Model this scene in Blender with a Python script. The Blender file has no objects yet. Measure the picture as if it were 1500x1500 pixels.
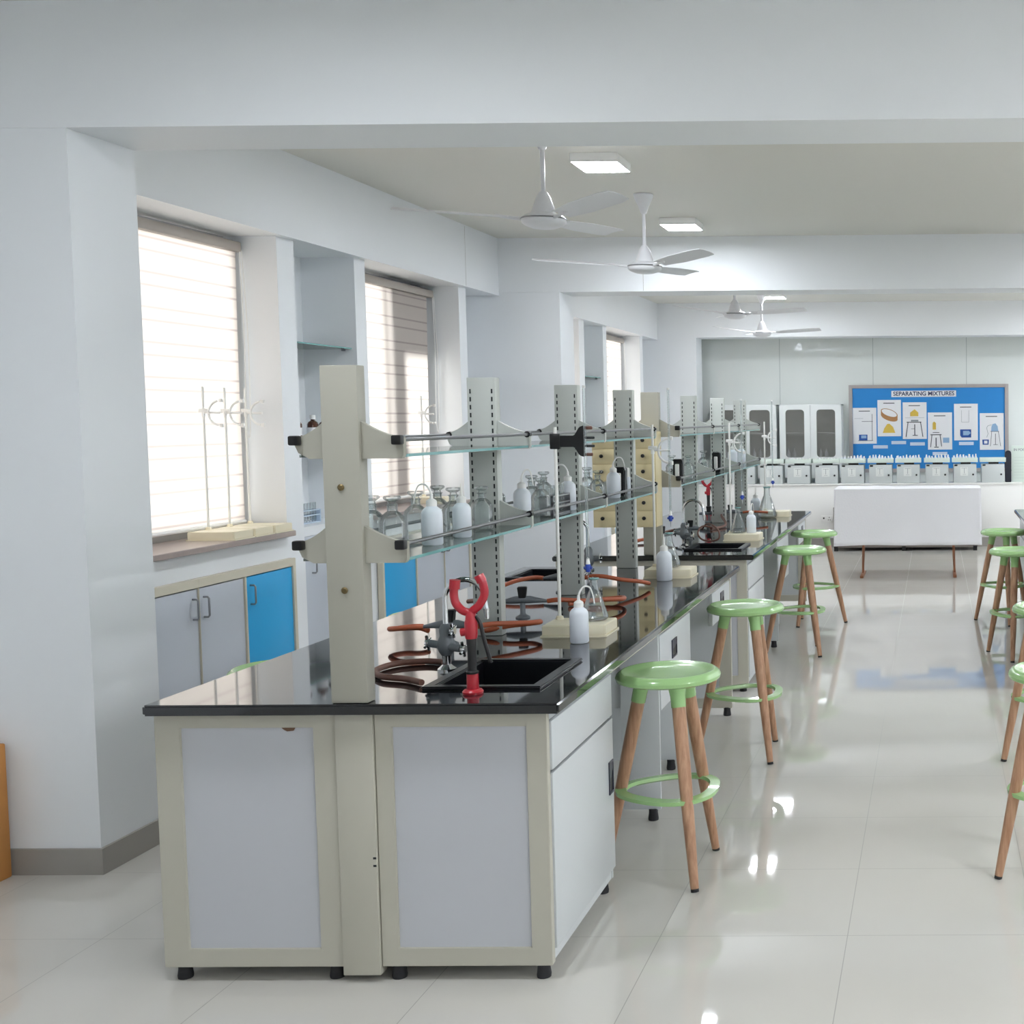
import bpy, bmesh, math, random
from mathutils import Vector, Matrix
random.seed(7)
S = bpy.context.scene
COL = S.collection
PI = math.pi

# ------------------------------------------------------------------ materials
def lin(c):
    return tuple((v / 255 / 12.92) if v / 255 <= 0.04045 else ((v / 255 + 0.055) / 1.055) ** 2.4 for v in c)

MATS = {}
def mat(name, rgb, rough=0.5, metal=0.0, spec=0.5, emis=None, estr=0.0, noise=0.0, nscale=20.0, bump=0.0, coat=0.0):
    if name in MATS:
        return MATS[name]
    m = bpy.data.materials.new(name); m.use_nodes = True
    nt = m.node_tree; b = nt.nodes['Principled BSDF']
    c = lin(rgb) + (1,)
    b.inputs['Base Color'].default_value = c
    b.inputs['Roughness'].default_value = rough
    b.inputs['Metallic'].default_value = metal
    b.inputs['Specular IOR Level'].default_value = spec
    b.inputs['Coat Weight'].default_value = coat
    if emis:
        b.inputs['Emission Color'].default_value = lin(emis) + (1,)
        b.inputs['Emission Strength'].default_value = estr
    if noise or bump:
        tc = nt.nodes.new('ShaderNodeTexCoord'); n = nt.nodes.new('ShaderNodeTexNoise')
        n.inputs['Scale'].default_value = nscale; n.inputs['Detail'].default_value = 5
        nt.links.new(tc.outputs['Object'], n.inputs['Vector'])
        if noise:
            mx = nt.nodes.new('ShaderNodeMix'); mx.data_type = 'RGBA'
            mx.inputs['A'].default_value = tuple(v * (1 - noise) for v in c[:3]) + (1,)
            mx.inputs['B'].default_value = tuple(min(1, v * (1 + noise)) for v in c[:3]) + (1,)
            nt.links.new(n.outputs['Fac'], mx.inputs['Factor'])
            nt.links.new(mx.outputs['Result'], b.inputs['Base Color'])
        if bump:
            bp = nt.nodes.new('ShaderNodeBump'); bp.inputs['Strength'].default_value = bump; bp.inputs['Distance'].default_value = 0.01
            nt.links.new(n.outputs['Fac'], bp.inputs['Height']); nt.links.new(bp.outputs['Normal'], b.inputs['Normal'])
    MATS[name] = m
    return m

def glassmat(name, tint, rough=0.02, ior=1.45, refl=1.0, edge=None, haze=0.0, hcol=(235, 242, 244)):
    """thin clear glass: transparent tint plus fresnel reflection (denser where seen edge on)"""
    if name in MATS:
        return MATS[name]
    m = bpy.data.materials.new(name); m.use_nodes = True
    nt = m.node_tree; nt.nodes.clear()
    out = nt.nodes.new('ShaderNodeOutputMaterial')
    tr = nt.nodes.new('ShaderNodeBsdfTransparent'); gl = nt.nodes.new('ShaderNodeBsdfGlossy')
    gl.inputs['Roughness'].default_value = rough
    lw = nt.nodes.new('ShaderNodeLayerWeight'); lw.inputs['Blend'].default_value = 0.5
    if edge:
        mx = nt.nodes.new('ShaderNodeMix'); mx.data_type = 'RGBA'
        mx.inputs['A'].default_value = lin(tint) + (1,); mx.inputs['B'].default_value = lin(edge) + (1,)
        pw = nt.nodes.new('ShaderNodeMath'); pw.operation = 'POWER'; pw.inputs[1].default_value = 2.5
        nt.links.new(lw.outputs['Facing'], pw.inputs[0]); nt.links.new(pw.outputs[0], mx.inputs['Factor'])
        nt.links.new(mx.outputs['Result'], tr.inputs['Color'])
    else:
        tr.inputs['Color'].default_value = lin(tint) + (1,)
    fr = nt.nodes.new('ShaderNodeFresnel'); fr.inputs['IOR'].default_value = ior
    mu = nt.nodes.new('ShaderNodeMath'); mu.operation = 'MULTIPLY'; mu.inputs[1].default_value = refl
    nt.links.new(fr.outputs[0], mu.inputs[0])
    ms = nt.nodes.new('ShaderNodeMixShader')
    src = tr.outputs[0]
    if haze:
        df = nt.nodes.new('ShaderNodeBsdfDiffuse'); df.inputs['Color'].default_value = lin(hcol) + (1,)
        mh = nt.nodes.new('ShaderNodeMixShader'); mh.inputs[0].default_value = haze
        nt.links.new(tr.outputs[0], mh.inputs[1]); nt.links.new(df.outputs[0], mh.inputs[2]); src = mh.outputs[0]
    nt.links.new(mu.outputs[0], ms.inputs[0]); nt.links.new(src, ms.inputs[1]); nt.links.new(gl.outputs[0], ms.inputs[2])
    nt.links.new(ms.outputs[0], out.inputs['Surface'])
    MATS[name] = m
    return m

M_wall = mat('wall_paint', (239, 242, 245), 0.55, noise=0.012, nscale=1.5, spec=0.3)
M_ceil = mat('ceiling_paint', (226, 225, 219), 0.8, spec=0.2)
M_skirt = mat('skirting_stone', (158, 154, 148), 0.3, noise=0.05, nscale=8)
M_cream = mat('cream_powder_coat', (190, 187, 174), 0.42)
M_cframe = mat('cream_door_frame', (214, 208, 190), 0.42)
M_panel = mat('white_laminate', (196, 198, 204), 0.35)
M_grey = mat('grey_laminate', (200, 206, 216), 0.4)
M_blue = mat('blue_laminate', (46, 174, 236), 0.4)
M_side = mat('light_grey_laminate', (206, 210, 212), 0.38)
M_rackend = mat('rack_end_beige_grey', (172, 170, 158), 0.42)
M_rack = mat('rack_grey_green', (200, 204, 199), 0.42)
M_black = mat('black_plastic', (16, 16, 18), 0.4)
M_foot = mat('rubber_foot_black', (34, 34, 38), 0.6)
M_navy = mat('navy_pull', (22, 27, 52), 0.3)
M_sink = mat('black_resin_sink', (18, 19, 23), 0.28)
M_chrome = mat('chrome', (215, 217, 220), 0.12, metal=1.0)
M_steel = mat('brushed_steel', (150, 152, 156), 0.35, metal=0.85)
M_red = mat('red_enamel', (176, 28, 44), 0.3, coat=0.3)
M_hose = mat('orange_rubber_hose', (176, 92, 60), 0.45, noise=0.1, nscale=30)
M_hosed = mat('brown_rubber_hose', (116, 78, 66), 0.5, noise=0.1, nscale=30)
M_gtap = mat('grey_valve', (112, 118, 124), 0.35)
M_ivory = mat('ivory_plastic', (240, 232, 206), 0.4)
M_rod = mat('white_rod', (238, 238, 234), 0.35)
M_plas = mat('milky_plastic', (232, 238, 246), 0.35)
M_white = mat('white_plastic', (242, 242, 240), 0.35)
M_fan = mat('fan_white', (228, 229, 233), 0.3)
M_green = mat('green_plastic', (162, 204, 138), 0.24, coat=.4)
M_brass = mat('dull_brass_screw', (120, 104, 70), 0.4, metal=0.6)
M_chip = mat('raw_board_chip', (112, 84, 66), 0.8)
M_beige = mat('beige_steel', (222, 208, 166), 0.42)
M_dark = mat('dark_slot', (38, 42, 44), 0.7)
M_brown = mat('brown_glass', (70, 34, 16), 0.1)
M_cloth = mat('white_cloth', (236, 236, 240), 0.85, bump=0.15, nscale=60, spec=0.1)
M_leg = mat('dark_wood', (138, 88, 58), 0.45, noise=0.1, nscale=14)
M_locker = mat('locker_grey', (204, 210, 210), 0.4)
M_paper = mat('paper', (240, 240, 242), 0.7)
M_board = mat('blue_felt', (46, 138, 212), 0.75, noise=0.05, nscale=5)
M_bframe = mat('board_frame', (176, 170, 168), 0.4)
M_card = mat('brown_cardboard', (214, 150, 84), 0.8, noise=0.12, nscale=9)
M_ink = mat('dark_ink', (52, 56, 66), 0.7)
M_inkb = mat('blue_ink', (44, 86, 160), 0.7)
M_inky = mat('yellow_ink', (222, 190, 84), 0.7)
M_inkbr = mat('tan_ink', (178, 130, 84), 0.7)
M_inklb = mat('pale_blue_ink', (150, 182, 214), 0.7)
M_inkg = mat('grey_ink', (150, 156, 160), 0.7)
M_pale = mat('pale_green_sheet', (216, 228, 220), 0.5)
M_sill = mat('sill_stone', (172, 158, 152), 0.3, noise=0.12, nscale=25)
M_alu = mat('grey_aluminium', (160, 162, 166), 0.4, metal=0.5)
M_cass = mat('blind_cassette', (176, 168, 160), 0.5)
M_glass = glassmat('clear_glass', (250, 252, 252), 0.02, 1.45, 0.7, edge=(244, 247, 248), haze=.06)
M_shelf = glassmat('green_shelf_glass', (234, 244, 241), 0.03, 1.5, 1.0, haze=.26, hcol=(228, 246, 240))
M_gedge = mat('glass_edge_green', (120, 172, 172), 0.15)
M_pane = glassmat('window_pane', (248, 251, 252), 0.01, 1.45)
def filmmat():
    m = bpy.data.materials.new('grey_film_glass'); m.use_nodes = True
    nt = m.node_tree; b = nt.nodes['Principled BSDF']; out = nt.nodes['Material Output']
    b.inputs['Base Color'].default_value = lin((138, 135, 129)) + (1,); b.inputs['Roughness'].default_value = 0.06
    tr = nt.nodes.new('ShaderNodeBsdfTransparent'); ms = nt.nodes.new('ShaderNodeMixShader'); ms.inputs[0].default_value = 0.36
    nt.links.new(tr.outputs[0], ms.inputs[1]); nt.links.new(b.outputs[0], ms.inputs[2]); nt.links.new(ms.outputs[0], out.inputs['Surface'])
    return m
M_cabglass = filmmat()

def wood_mat():
    m = mat('beech_wood', (192, 140, 104), 0.4)
    nt = m.node_tree; b = nt.nodes['Principled BSDF']
    tc = nt.nodes.new('ShaderNodeTexCoord'); mp = nt.nodes.new('ShaderNodeMapping')
    mp.inputs['Scale'].default_value = (40, 40, 3)
    n = nt.nodes.new('ShaderNodeTexNoise'); n.inputs['Scale'].default_value = 2.0; n.inputs['Detail'].default_value = 6
    cr = nt.nodes.new('ShaderNodeValToRGB')
    cr.color_ramp.elements[0].color = lin((160, 116, 88)) + (1,); cr.color_ramp.elements[1].color = lin((196, 156, 126)) + (1,)
    cr.color_ramp.elements[0].position = 0.3; cr.color_ramp.elements[1].position = 0.7
    nt.links.new(tc.outputs['Object'], mp.inputs['Vector']); nt.links.new(mp.outputs[0], n.inputs['Vector'])
    nt.links.new(n.outputs['Fac'], cr.inputs[0]); nt.links.new(cr.outputs[0], b.inputs['Base Color'])
    return m
M_wood = wood_mat()

def granite_mat():
    m = mat('black_granite', (24, 26, 30), 0.05, spec=0.8, coat=0.3)
    nt = m.node_tree; b = nt.nodes['Principled BSDF']
    tc = nt.nodes.new('ShaderNodeTexCoord'); v = nt.nodes.new('ShaderNodeTexVoronoi'); v.inputs['Scale'].default_value = 220
    cr = nt.nodes.new('ShaderNodeValToRGB')
    cr.color_ramp.elements[0].color = lin((56, 60, 66)) + (1,); cr.color_ramp.elements[1].color = lin((20, 22, 26)) + (1,)
    cr.color_ramp.elements[1].position = 0.28
    nt.links.new(tc.outputs['Object'], v.inputs['Vector']); nt.links.new(v.outputs['Distance'], cr.inputs[0])
    nt.links.new(cr.outputs[0], b.inputs['Base Color'])
    return m
M_granite = granite_mat()

def floor_mat():
    m = mat('polished_floor_tiles', (206, 203, 196), 0.03, spec=0.55)
    nt = m.node_tree; b = nt.nodes['Principled BSDF']
    tc = nt.nodes.new('ShaderNodeTexCoord'); sp = nt.nodes.new('ShaderNodeSeparateXYZ')
    nt.links.new(tc.outputs['Object'], sp.inputs[0])
    def line(sock, off, pitch):
        a = nt.nodes.new('ShaderNodeMath'); a.operation = 'ADD'; a.inputs[1].default_value = off + 50 * pitch
        d = nt.nodes.new('ShaderNodeMath'); d.operation = 'DIVIDE'; d.inputs[1].default_value = pitch
        f = nt.nodes.new('ShaderNodeMath'); f.operation = 'FRACT'
        l = nt.nodes.new('ShaderNodeMath'); l.operation = 'LESS_THAN'; l.inputs[1].default_value = 0.0028 / pitch
        nt.links.new(sock, a.inputs[0]); nt.links.new(a.outputs[0], d.inputs[0]); nt.links.new(d.outputs[0], f.inputs[0]); nt.links.new(f.outputs[0], l.inputs[0])
        return l.outputs[0]
    lx = line(sp.outputs['X'], 0.2945, 0.605); ly = line(sp.outputs['Y'], -3.976, 0.602)
    mx = nt.nodes.new('ShaderNodeMath'); mx.operation = 'MAXIMUM'
    nt.links.new(lx, mx.inputs[0]); nt.links.new(ly, mx.inputs[1])
    n = nt.nodes.new('ShaderNodeTexNoise'); n.inputs['Scale'].default_value = 1.6; n.inputs['Detail'].default_value = 4
    nt.links.new(tc.outputs['Object'], n.inputs['Vector'])
    cr = nt.nodes.new('ShaderNodeValToRGB')
    cr.color_ramp.elements[0].color = lin((203, 199, 191)) + (1,); cr.color_ramp.elements[1].color = lin((210, 208, 202)) + (1,)
    nt.links.new(n.outputs['Fac'], cr.inputs[0])
    mix = nt.nodes.new('ShaderNodeMix'); mix.data_type = 'RGBA'
    mix.inputs['B'].default_value = lin((150, 147, 140)) + (1,)
    nt.links.new(mx.outputs[0], mix.inputs['Factor']); nt.links.new(cr.outputs[0], mix.inputs['A'])
    nt.links.new(mix.outputs['Result'], b.inputs['Base Color'])
    rr = nt.nodes.new('ShaderNodeMath'); rr.operation = 'MULTIPLY_ADD'; rr.inputs[1].default_value = 0.4; rr.inputs[2].default_value = 0.03
    nt.links.new(mx.outputs[0], rr.inputs[0]); nt.links.new(rr.outputs[0], b.inputs['Roughness'])
    return m
M_floor = floor_mat()

def gloss_wall_mat():
    m = mat('gloss_white_panels', (222, 228, 226), 0.03, spec=1.0, coat=1.0)
    nt = m.node_tree; b = nt.nodes['Principled BSDF']
    tc = nt.nodes.new('ShaderNodeTexCoord'); sp = nt.nodes.new('ShaderNodeSeparateXYZ')
    nt.links.new(tc.outputs['Object'], sp.inputs[0])
    a = nt.nodes.new('ShaderNodeMath'); a.operation = 'ADD'; a.inputs[1].default_value = 0.836 + 1.27 * 20
    d = nt.nodes.new('ShaderNodeMath'); d.operation = 'DIVIDE'; d.inputs[1].default_value = 1.27
    f = nt.nodes.new('ShaderNodeMath'); f.operation = 'FRACT'
    l = nt.nodes.new('ShaderNodeMath'); l.operation = 'LESS_THAN'; l.inputs[1].default_value = 0.006
    nt.links.new(sp.outputs['X'], a.inputs[0]); nt.links.new(a.outputs[0], d.inputs[0]); nt.links.new(d.outputs[0], f.inputs[0]); nt.links.new(f.outputs[0], l.inputs[0])
    mix = nt.nodes.new('ShaderNodeMix'); mix.data_type = 'RGBA'
    mix.inputs['A'].default_value = lin((232, 237, 234)) + (1,); mix.inputs['B'].default_value = lin((186, 194, 192)) + (1,)
    nt.links.new(l.outputs[0], mix.inputs['Factor']); nt.links.new(mix.outputs['Result'], b.inputs['Base Color'])
    return m
M_gloss = gloss_wall_mat()

def blind_mat():
    m = bpy.data.materials.new('zebra_blind_fabric'); m.use_nodes = True
    nt = m.node_tree; nt.nodes.clear()
    out = nt.nodes.new('ShaderNodeOutputMaterial')
    tc = nt.nodes.new('ShaderNodeTexCoord'); sp = nt.nodes.new('ShaderNodeSeparateXYZ')
    nt.links.new(tc.outputs['Object'], sp.inputs[0])
    d = nt.nodes.new('ShaderNodeMath'); d.operation = 'DIVIDE'; d.inputs[1].default_value = 0.172
    f = nt.nodes.new('ShaderNodeMath'); f.operation = 'FRACT'
    nt.links.new(sp.outputs['Z'], d.inputs[0]); nt.links.new(d.outputs[0], f.inputs[0])
    cr = nt.nodes.new('ShaderNodeValToRGB'); cr.color_ramp.interpolation = 'LINEAR'
    e = cr.color_ramp.elements
    base = lin((250, 240, 232)) + (1,); dk = lin((220, 206, 200)) + (1,)
    e[0].position = 0.0; e[0].color = base
    e[1].position = 1.0; e[1].color = base
    for p, c in ((0.10, base), (0.115, dk), (0.16, dk), (0.19, base), (0.47, base), (0.485, dk), (0.53, dk), (0.56, base)):
        k = e.new(p); k.color = c
    nt.links.new(f.outputs[0], cr.inputs[0])
    df = nt.nodes.new('ShaderNodeBsdfDiffuse'); tl = nt.nodes.new('ShaderNodeBsdfTranslucent')
    ms = nt.nodes.new('ShaderNodeMixShader'); ms.inputs[0].default_value = 0.55
    nt.links.new(cr.outputs[0], df.inputs['Color']); nt.links.new(cr.outputs[0], tl.inputs['Color'])
    nt.links.new(df.outputs[0], ms.inputs[1]); nt.links.new(tl.outputs[0], ms.inputs[2])
    nt.links.new(ms.outputs[0], out.inputs['Surface'])
    return m
M_blind = blind_mat()

# ------------------------------------------------------------------ mesh helpers
class MB:
    """collects shapes into one bmesh"""
    def __init__(s):
        s.bm = bmesh.new(); s.mats = []; s.mi = 0
    def m(s, material):
        if material not in s.mats: s.mats.append(material)
        s.mi = s.mats.index(material); return s
    def _tag(s, faces):
        for f in faces: f.material_index = s.mi
    def box(s, x0, x1, y0, y1, z0, z1, bev=0.0, seg=2, rot=None, about=None):
        n0 = len(s.bm.verts); tmp = bmesh.new()
        bmesh.ops.create_cube(tmp, size=1.0)
        for v in tmp.verts:
            v.co = Vector(((x0 + x1) / 2 + v.co.x * (x1 - x0), (y0 + y1) / 2 + v.co.y * (y1 - y0), (z0 + z1) / 2 + v.co.z * (z1 - z0)))
        if bev:
            bmesh.ops.bevel(tmp, geom=tmp.edges[:], offset=bev, segments=seg, affect='EDGES', profile=0.5)
        if rot:
            bmesh.ops.rotate(tmp, verts=tmp.verts, cent=about or ((x0 + x1) / 2, (y0 + y1) / 2, (z0 + z1) / 2), matrix=rot)
        return s._merge(tmp)
    def _merge(s, tmp):
        me = bpy.data.meshes.new('tmp'); tmp.to_mesh(me); tmp.free()
        k = len(s.bm.faces); s.bm.from_mesh(me); bpy.data.meshes.remove(me)
        s.bm.faces.ensure_lookup_table()
        for f in s.bm.faces[k:]: f.material_index = s.mi
        return s
    def tube(s, pts, r, n=10, caps=True, closed=False):
        """sweep a circle along points; r a number or a list"""
        P = [Vector(p) for p in pts]; N = len(P)
        R = r if isinstance(r, (list, tuple)) else [r] * N
        rings = []; up = None
        for i, p in enumerate(P):
            if closed: t = P[(i + 1) % N] - P[i - 1]
            else: t = P[min(i + 1, N - 1)] - P[max(i - 1, 0)]
            t.normalize()
            if up is None:
                up = Vector((0, 0, 1)) if abs(t.z) < 0.9 else Vector((1, 0, 0))
            a = t.cross(up).normalized(); up = a.cross(t).normalized()
            rings.append([s.bm.verts.new(p + (a * math.cos(2 * PI * k / n) + up * math.sin(2 * PI * k / n)) * R[i]) for k in range(n)])
        fs = []
        for i in range(N if closed else N - 1):
            A, B = rings[i], rings[(i + 1) % N]
            for k in range(n):
                fs.append(s.bm.faces.new((A[k], A[(k + 1) % n], B[(k + 1) % n], B[k])))
        if caps and not closed:
            fs.append(s.bm.faces.new(list(reversed(rings[0])))); fs.append(s.bm.faces.new(rings[-1]))
        s._tag(fs); return s
    def lathe(s, prof, c=(0, 0, 0), n=24, mx=None):
        """prof: list of (r, z); closed at r=0 ends"""
        c = Vector(c); rings = []
        for r, z in prof:
            if r < 1e-6: v = [s.bm.verts.new((0, 0, z))]
            else: v = [s.bm.verts.new((r * math.cos(2 * PI * k / n), r * math.sin(2 * PI * k / n), z)) for k in range(n)]
            for q in v:
                if mx: q.co = mx @ q.co
                q.co += c
            rings.append(v)
        fs = []
        for A, B in zip(rings, rings[1:]):
            for k in range(n):
                if len(A) == 1 and len(B) == 1: continue
                if len(A) == 1: fs.append(s.bm.faces.new((A[0], B[(k + 1) % n], B[k])))
                elif len(B) == 1: fs.append(s.bm.faces.new((A[k], A[(k + 1) % n], B[0])))
                else: fs.append(s.bm.faces.new((A[k], A[(k + 1) % n], B[(k + 1) % n], B[k])))
        s._tag(fs); return s
    def prism(s, poly, a, b, axis='y', bev=0.0):
        """extrude a 2D polygon along an axis from a to b"""
        tmp = bmesh.new()
        def co(p, t):
            return {'y': (p[0], t, p[1]), 'x': (t, p[0], p[1]), 'z': (p[0], p[1], t)}[axis]
        v0 = [tmp.verts.new(co(p, a)) for p in poly]; v1 = [tmp.verts.new(co(p, b)) for p in poly]
        N = len(poly)
        tmp.faces.new(v0); tmp.faces.new(list(reversed(v1)))
        for i in range(N): tmp.faces.new((v0[i], v1[i], v1[(i + 1) % N], v0[(i + 1) % N]))
        bmesh.ops.recalc_face_normals(tmp, faces=tmp.faces)
        if bev: bmesh.ops.bevel(tmp, geom=tmp.edges[:], offset=bev, segments=2, affect='EDGES')
        return s._merge(tmp)
    def slab(s, x0, x1, y0, y1, z0, z1, holes=(), axis='z', bev=0.0):
        """slab with rectangular holes; axis is its thin direction"""
        xs = sorted({x0, x1} | {h[0] for h in holes} | {h[1] for h in holes}); ys = sorted({y0, y1} | {h[2] for h in holes} | {h[3] for h in holes})
        tmp = bmesh.new(); V = {}
        def P(i, j, t):
            key = (i, j, t)
            if key not in V:
                z = z1 if t else z0
                V[key] = tmp.verts.new({'z': (xs[i], ys[j], z), 'x': (z, xs[i], ys[j]), 'y': (xs[i], z, ys[j])}[axis])
            return V[key]
        def solid(i, j):
            if i < 0 or j < 0 or i >= len(xs) - 1 or j >= len(ys) - 1: return False
            cx, cy = (xs[i] + xs[i + 1]) / 2, (ys[j] + ys[j + 1]) / 2
            return not any(h[0] < cx < h[1] and h[2] < cy < h[3] for h in holes)
        for i in range(len(xs) - 1):
            for j in range(len(ys) - 1):
                if not solid(i, j): continue
                for t in (0, 1):
                    tmp.faces.new((P(i, j, t), P(i + 1, j, t), P(i + 1, j + 1, t), P(i, j + 1, t)))
                for di, dj, a, b in ((-1, 0, (i, j), (i, j + 1)), (1, 0, (i + 1, j), (i + 1, j + 1)), (0, -1, (i, j), (i + 1, j)), (0, 1, (i, j + 1), (i + 1, j + 1))):
                    if not solid(i + di, j + dj):
                        tmp.faces.new((P(*a, 0), P(*b, 0), P(*b, 1), P(*a, 1)))
        bmesh.ops.recalc_face_normals(tmp, faces=tmp.faces)
        if bev:
            tmp.edges.ensure_lookup_table()
            eds = [e for e in tmp.edges if len(e.link_faces) == 2 and e.calc_face_angle(0) > 1.0]
            bmesh.ops.bevel(tmp, geom=eds, offset=bev, segments=2, affect='EDGES')
        return s._merge(tmp)
    def build(s, name, material=None, parent=None, loc=None, smooth=True):
        bm = s.bm
        bmesh.ops.recalc_face_normals(bm, faces=bm.faces)
        if smooth:
            for f in bm.faces: f.smooth = True
            for e in bm.edges:
                if len(e.link_faces) == 2 and e.calc_face_angle(0) > math.radians(36): e.smooth = False
        me = bpy.data.meshes.new(name); bm.to_mesh(me); bm.free()
        mats = s.mats or [material]
        for q in mats: me.materials.append(q)
        o = bpy.data.objects.new(name, me); COL.objects.link(o)
        if parent: o.parent = parent
        if loc: o.location = loc
        return o

def tag(o, label, cat, group=None, kind=None):
    o['label'] = label; o['category'] = cat
    if group: o['group'] = group
    if kind: o['kind'] = kind
    return o
def thing(name, label, cat, loc=(0, 0, 0), rz=0.0, group=None):
    o = bpy.data.objects.new(name, None); COL.objects.link(o)
    o.empty_display_size = 0.05
    o.location = loc; o.rotation_euler = (0, 0, rz)
    return tag(o, label, cat, group)
def struct(name, mb, material):
    o = mb.build(name, material, smooth=False); o['kind'] = 'structure'; return o
def dup(src, loc, rz=0.0, label=None, group=None, swap=None):
    def rec(o, par):
        c = o.copy(); COL.objects.link(c); c.parent = par
        for ch in list(o.children): rec(ch, c)
        return c
    r = rec(src, None); r.location = loc; r.rotation_euler = (0, 0, rz)
    if label: r['label'] = label
    if group: r['group'] = group
    return r
def arc(cx, cz, r, a0, a1, n, y=0.0, plane='xz'):
    out = []
    for i in range(n + 1):
        a = math.radians(a0 + (a1 - a0) * i / n)
        if plane == 'xz': out.append((cx + r * math.cos(a), y, cz + r * math.sin(a)))
        elif plane == 'yz': out.append((y, cx + r * math.cos(a), cz + r * math.sin(a)))
        else: out.append((cx + r * math.cos(a), cz + r * math.sin(a), y))
    return out
def spline(pts, n=8):
    """catmull-rom through points"""
    P = [Vector(p) for p in pts]; out = []
    for i in range(len(P) - 1):
        p0, p1, p2, p3 = P[max(i - 1, 0)], P[i], P[i + 1], P[min(i + 2, len(P) - 1)]
        for k in range(n):
            t = k / n
            out.append(0.5 * ((2 * p1) + (p2 - p0) * t + (2 * p0 - 5 * p1 + 4 * p2 - p3) * t * t + (3 * p1 - p0 - 3 * p2 + p3) * t ** 3))
    out.append(P[-1]); return out
def text(body, size, loc, material, parent=None, name='lettering', bold=0.0):
    cu = bpy.data.curves.new(name, 'FONT'); cu.body = body; cu.size = size; cu.align_x = 'CENTER'; cu.align_y = 'CENTER'
    cu.extrude = 0.0008; cu.offset = bold; cu.materials.append(material)
    tmp = bpy.data.objects.new(name, cu); COL.objects.link(tmp)
    me = bpy.data.meshes.new_from_object(tmp.evaluated_get(bpy.context.evaluated_depsgraph_get()))
    bpy.data.objects.remove(tmp); bpy.data.curves.remove(cu)
    if not me.materials: me.materials.append(material)
    o = bpy.data.objects.new(name, me); COL.objects.link(o); o.location = loc; o.rotation_euler = (PI / 2, 0, 0)
    if parent: o.parent = parent
    return o

# ------------------------------------------------------------------ room shell
XL, XR, YF, YB, ZC = -4.06, 6.2, -3.0, 17.24, 3.17
struct('floor', MB().box(XL, XR, YF, YB + .1, -0.1, 0.0), M_floor)
struct('ceiling', MB().box(XL, XR, YF, YB + .1, ZC, ZC + 0.1), M_ceil)
struct('wall_back', MB().box(XL, XR, YB, YB + .1, 0, ZC), M_gloss)
struct('wall_right', MB().box(XR, XR + .1, YF, YB, 0, ZC), M_wall)
struct('wall_front', MB().box(XL, XR, YF - .1, YF, 0, ZC), M_wall)

XP = -3.65                                     # face of the piers between the windows
D = 5.97                                       # bay length
WIN = [(5.46, 7.06), (8.15, 9.75), (5.46 + D, 7.06 + D), (8.15 + D, 9.75 + D)]
NICHE = [(4.75, 5.32), (7.25, 8.0), (9.9, 11.28), (7.25 + D, 8.0 + D), (9.9 + D, 16.7)]
w = MB()
holes = [(a, b, 1.03, 2.70) for a, b in WIN]
w.slab(YF, YB, 0, ZC, XL, -3.99, holes=holes, axis='x')
nh = [(a, b, 1.03, 2.70) for a, b in WIN] + [(a, b, 0.0, 2.70) for a, b in NICHE]
w.slab(4.70, YB, 0, 2.70, -3.99, XP, holes=[(max(a, 4.70), b, c, d) for a, b, c, d in nh], axis='x')
w.box(-3.99, -3.60, 4.9, YB, 2.70, ZC)
struct('wall_left', w, M_wall)
cols = [(4.568, 4.955), (10.52, 10.91), (16.52, 16.91)]
for i, (a, b) in enumerate(cols):
    struct('wall_left_column', MB().box(-3.99, -3.10, a, b, 0, 2.725), M_wall)
for i, (a, b) in enumerate(cols):
    struct('trim_%d' % (i + 1), MB().box(-3.985, XR, a - 0.006, b, 2.725, ZC), M_wall)
sm = MB(); sm.box(-3.601, -3.5992, 9.779, 9.782, 2.705, ZC - .01)
struct('trim_8', sm, M_skirt)
sm = MB(); sm.box(-2.402, -2.399, 10.5132, 10.516, 2.73, 3.0)
struct('trim_9', sm, M_skirt)
# skirting round the columns and walls
bsk = MB()
for a, b in ((4.568, 4.955), (10.52, 10.91)):
    bsk.slab(-3.98, -3.088, a - .012, b + .012, 0, 0.098, holes=[(-3.97, -3.1005, a - .0005, b + .0005)])
for a, b in ((7.06, 7.25), (8.0, 8.15), (9.75, 9.9), (7.06 + D, 7.25 + D), (8.0 + D, 8.15 + D)):
    bsk.box(XP, XP + 0.012, a, b, 0, 0.098)
struct('baseboard_left', bsk, M_skirt)

# windows: aluminium frame with two panes, translucent blind, stone sill
for i, (a, b) in enumerate(WIN):
    fr = MB().m(M_alu)
    c = a + .42 if i == 0 else (a + b) / 2
    fr.slab(a, b, 1.06, 2.70, -3.985, -3.945, holes=[(a + .05, c - .03, 1.11, 2.65), (c + .03, b - .05, 1.11, 2.65)], axis='x')
    if i == 1:                                  # unseen opaque boxes, added to shade part of this blind
        fr.box(-3.945, -3.925, 9.04, 9.25, 1.08, 2.68); fr.box(-3.945, -3.925, 9.25, 9.74, 2.15, 2.68)
    o = struct('window_%d' % (i + 1), fr, M_alu)
    p = MB().box(-3.968, -3.962, a + .04, b - .04, 1.10, 2.66).build('pane', M_pane, o)
    sl = MB().box(-3.98, -3.60, a, b, 1.03, 1.06, 0.004)
    struct('trim_%d' % (i + 4), sl, M_sill)

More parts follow.
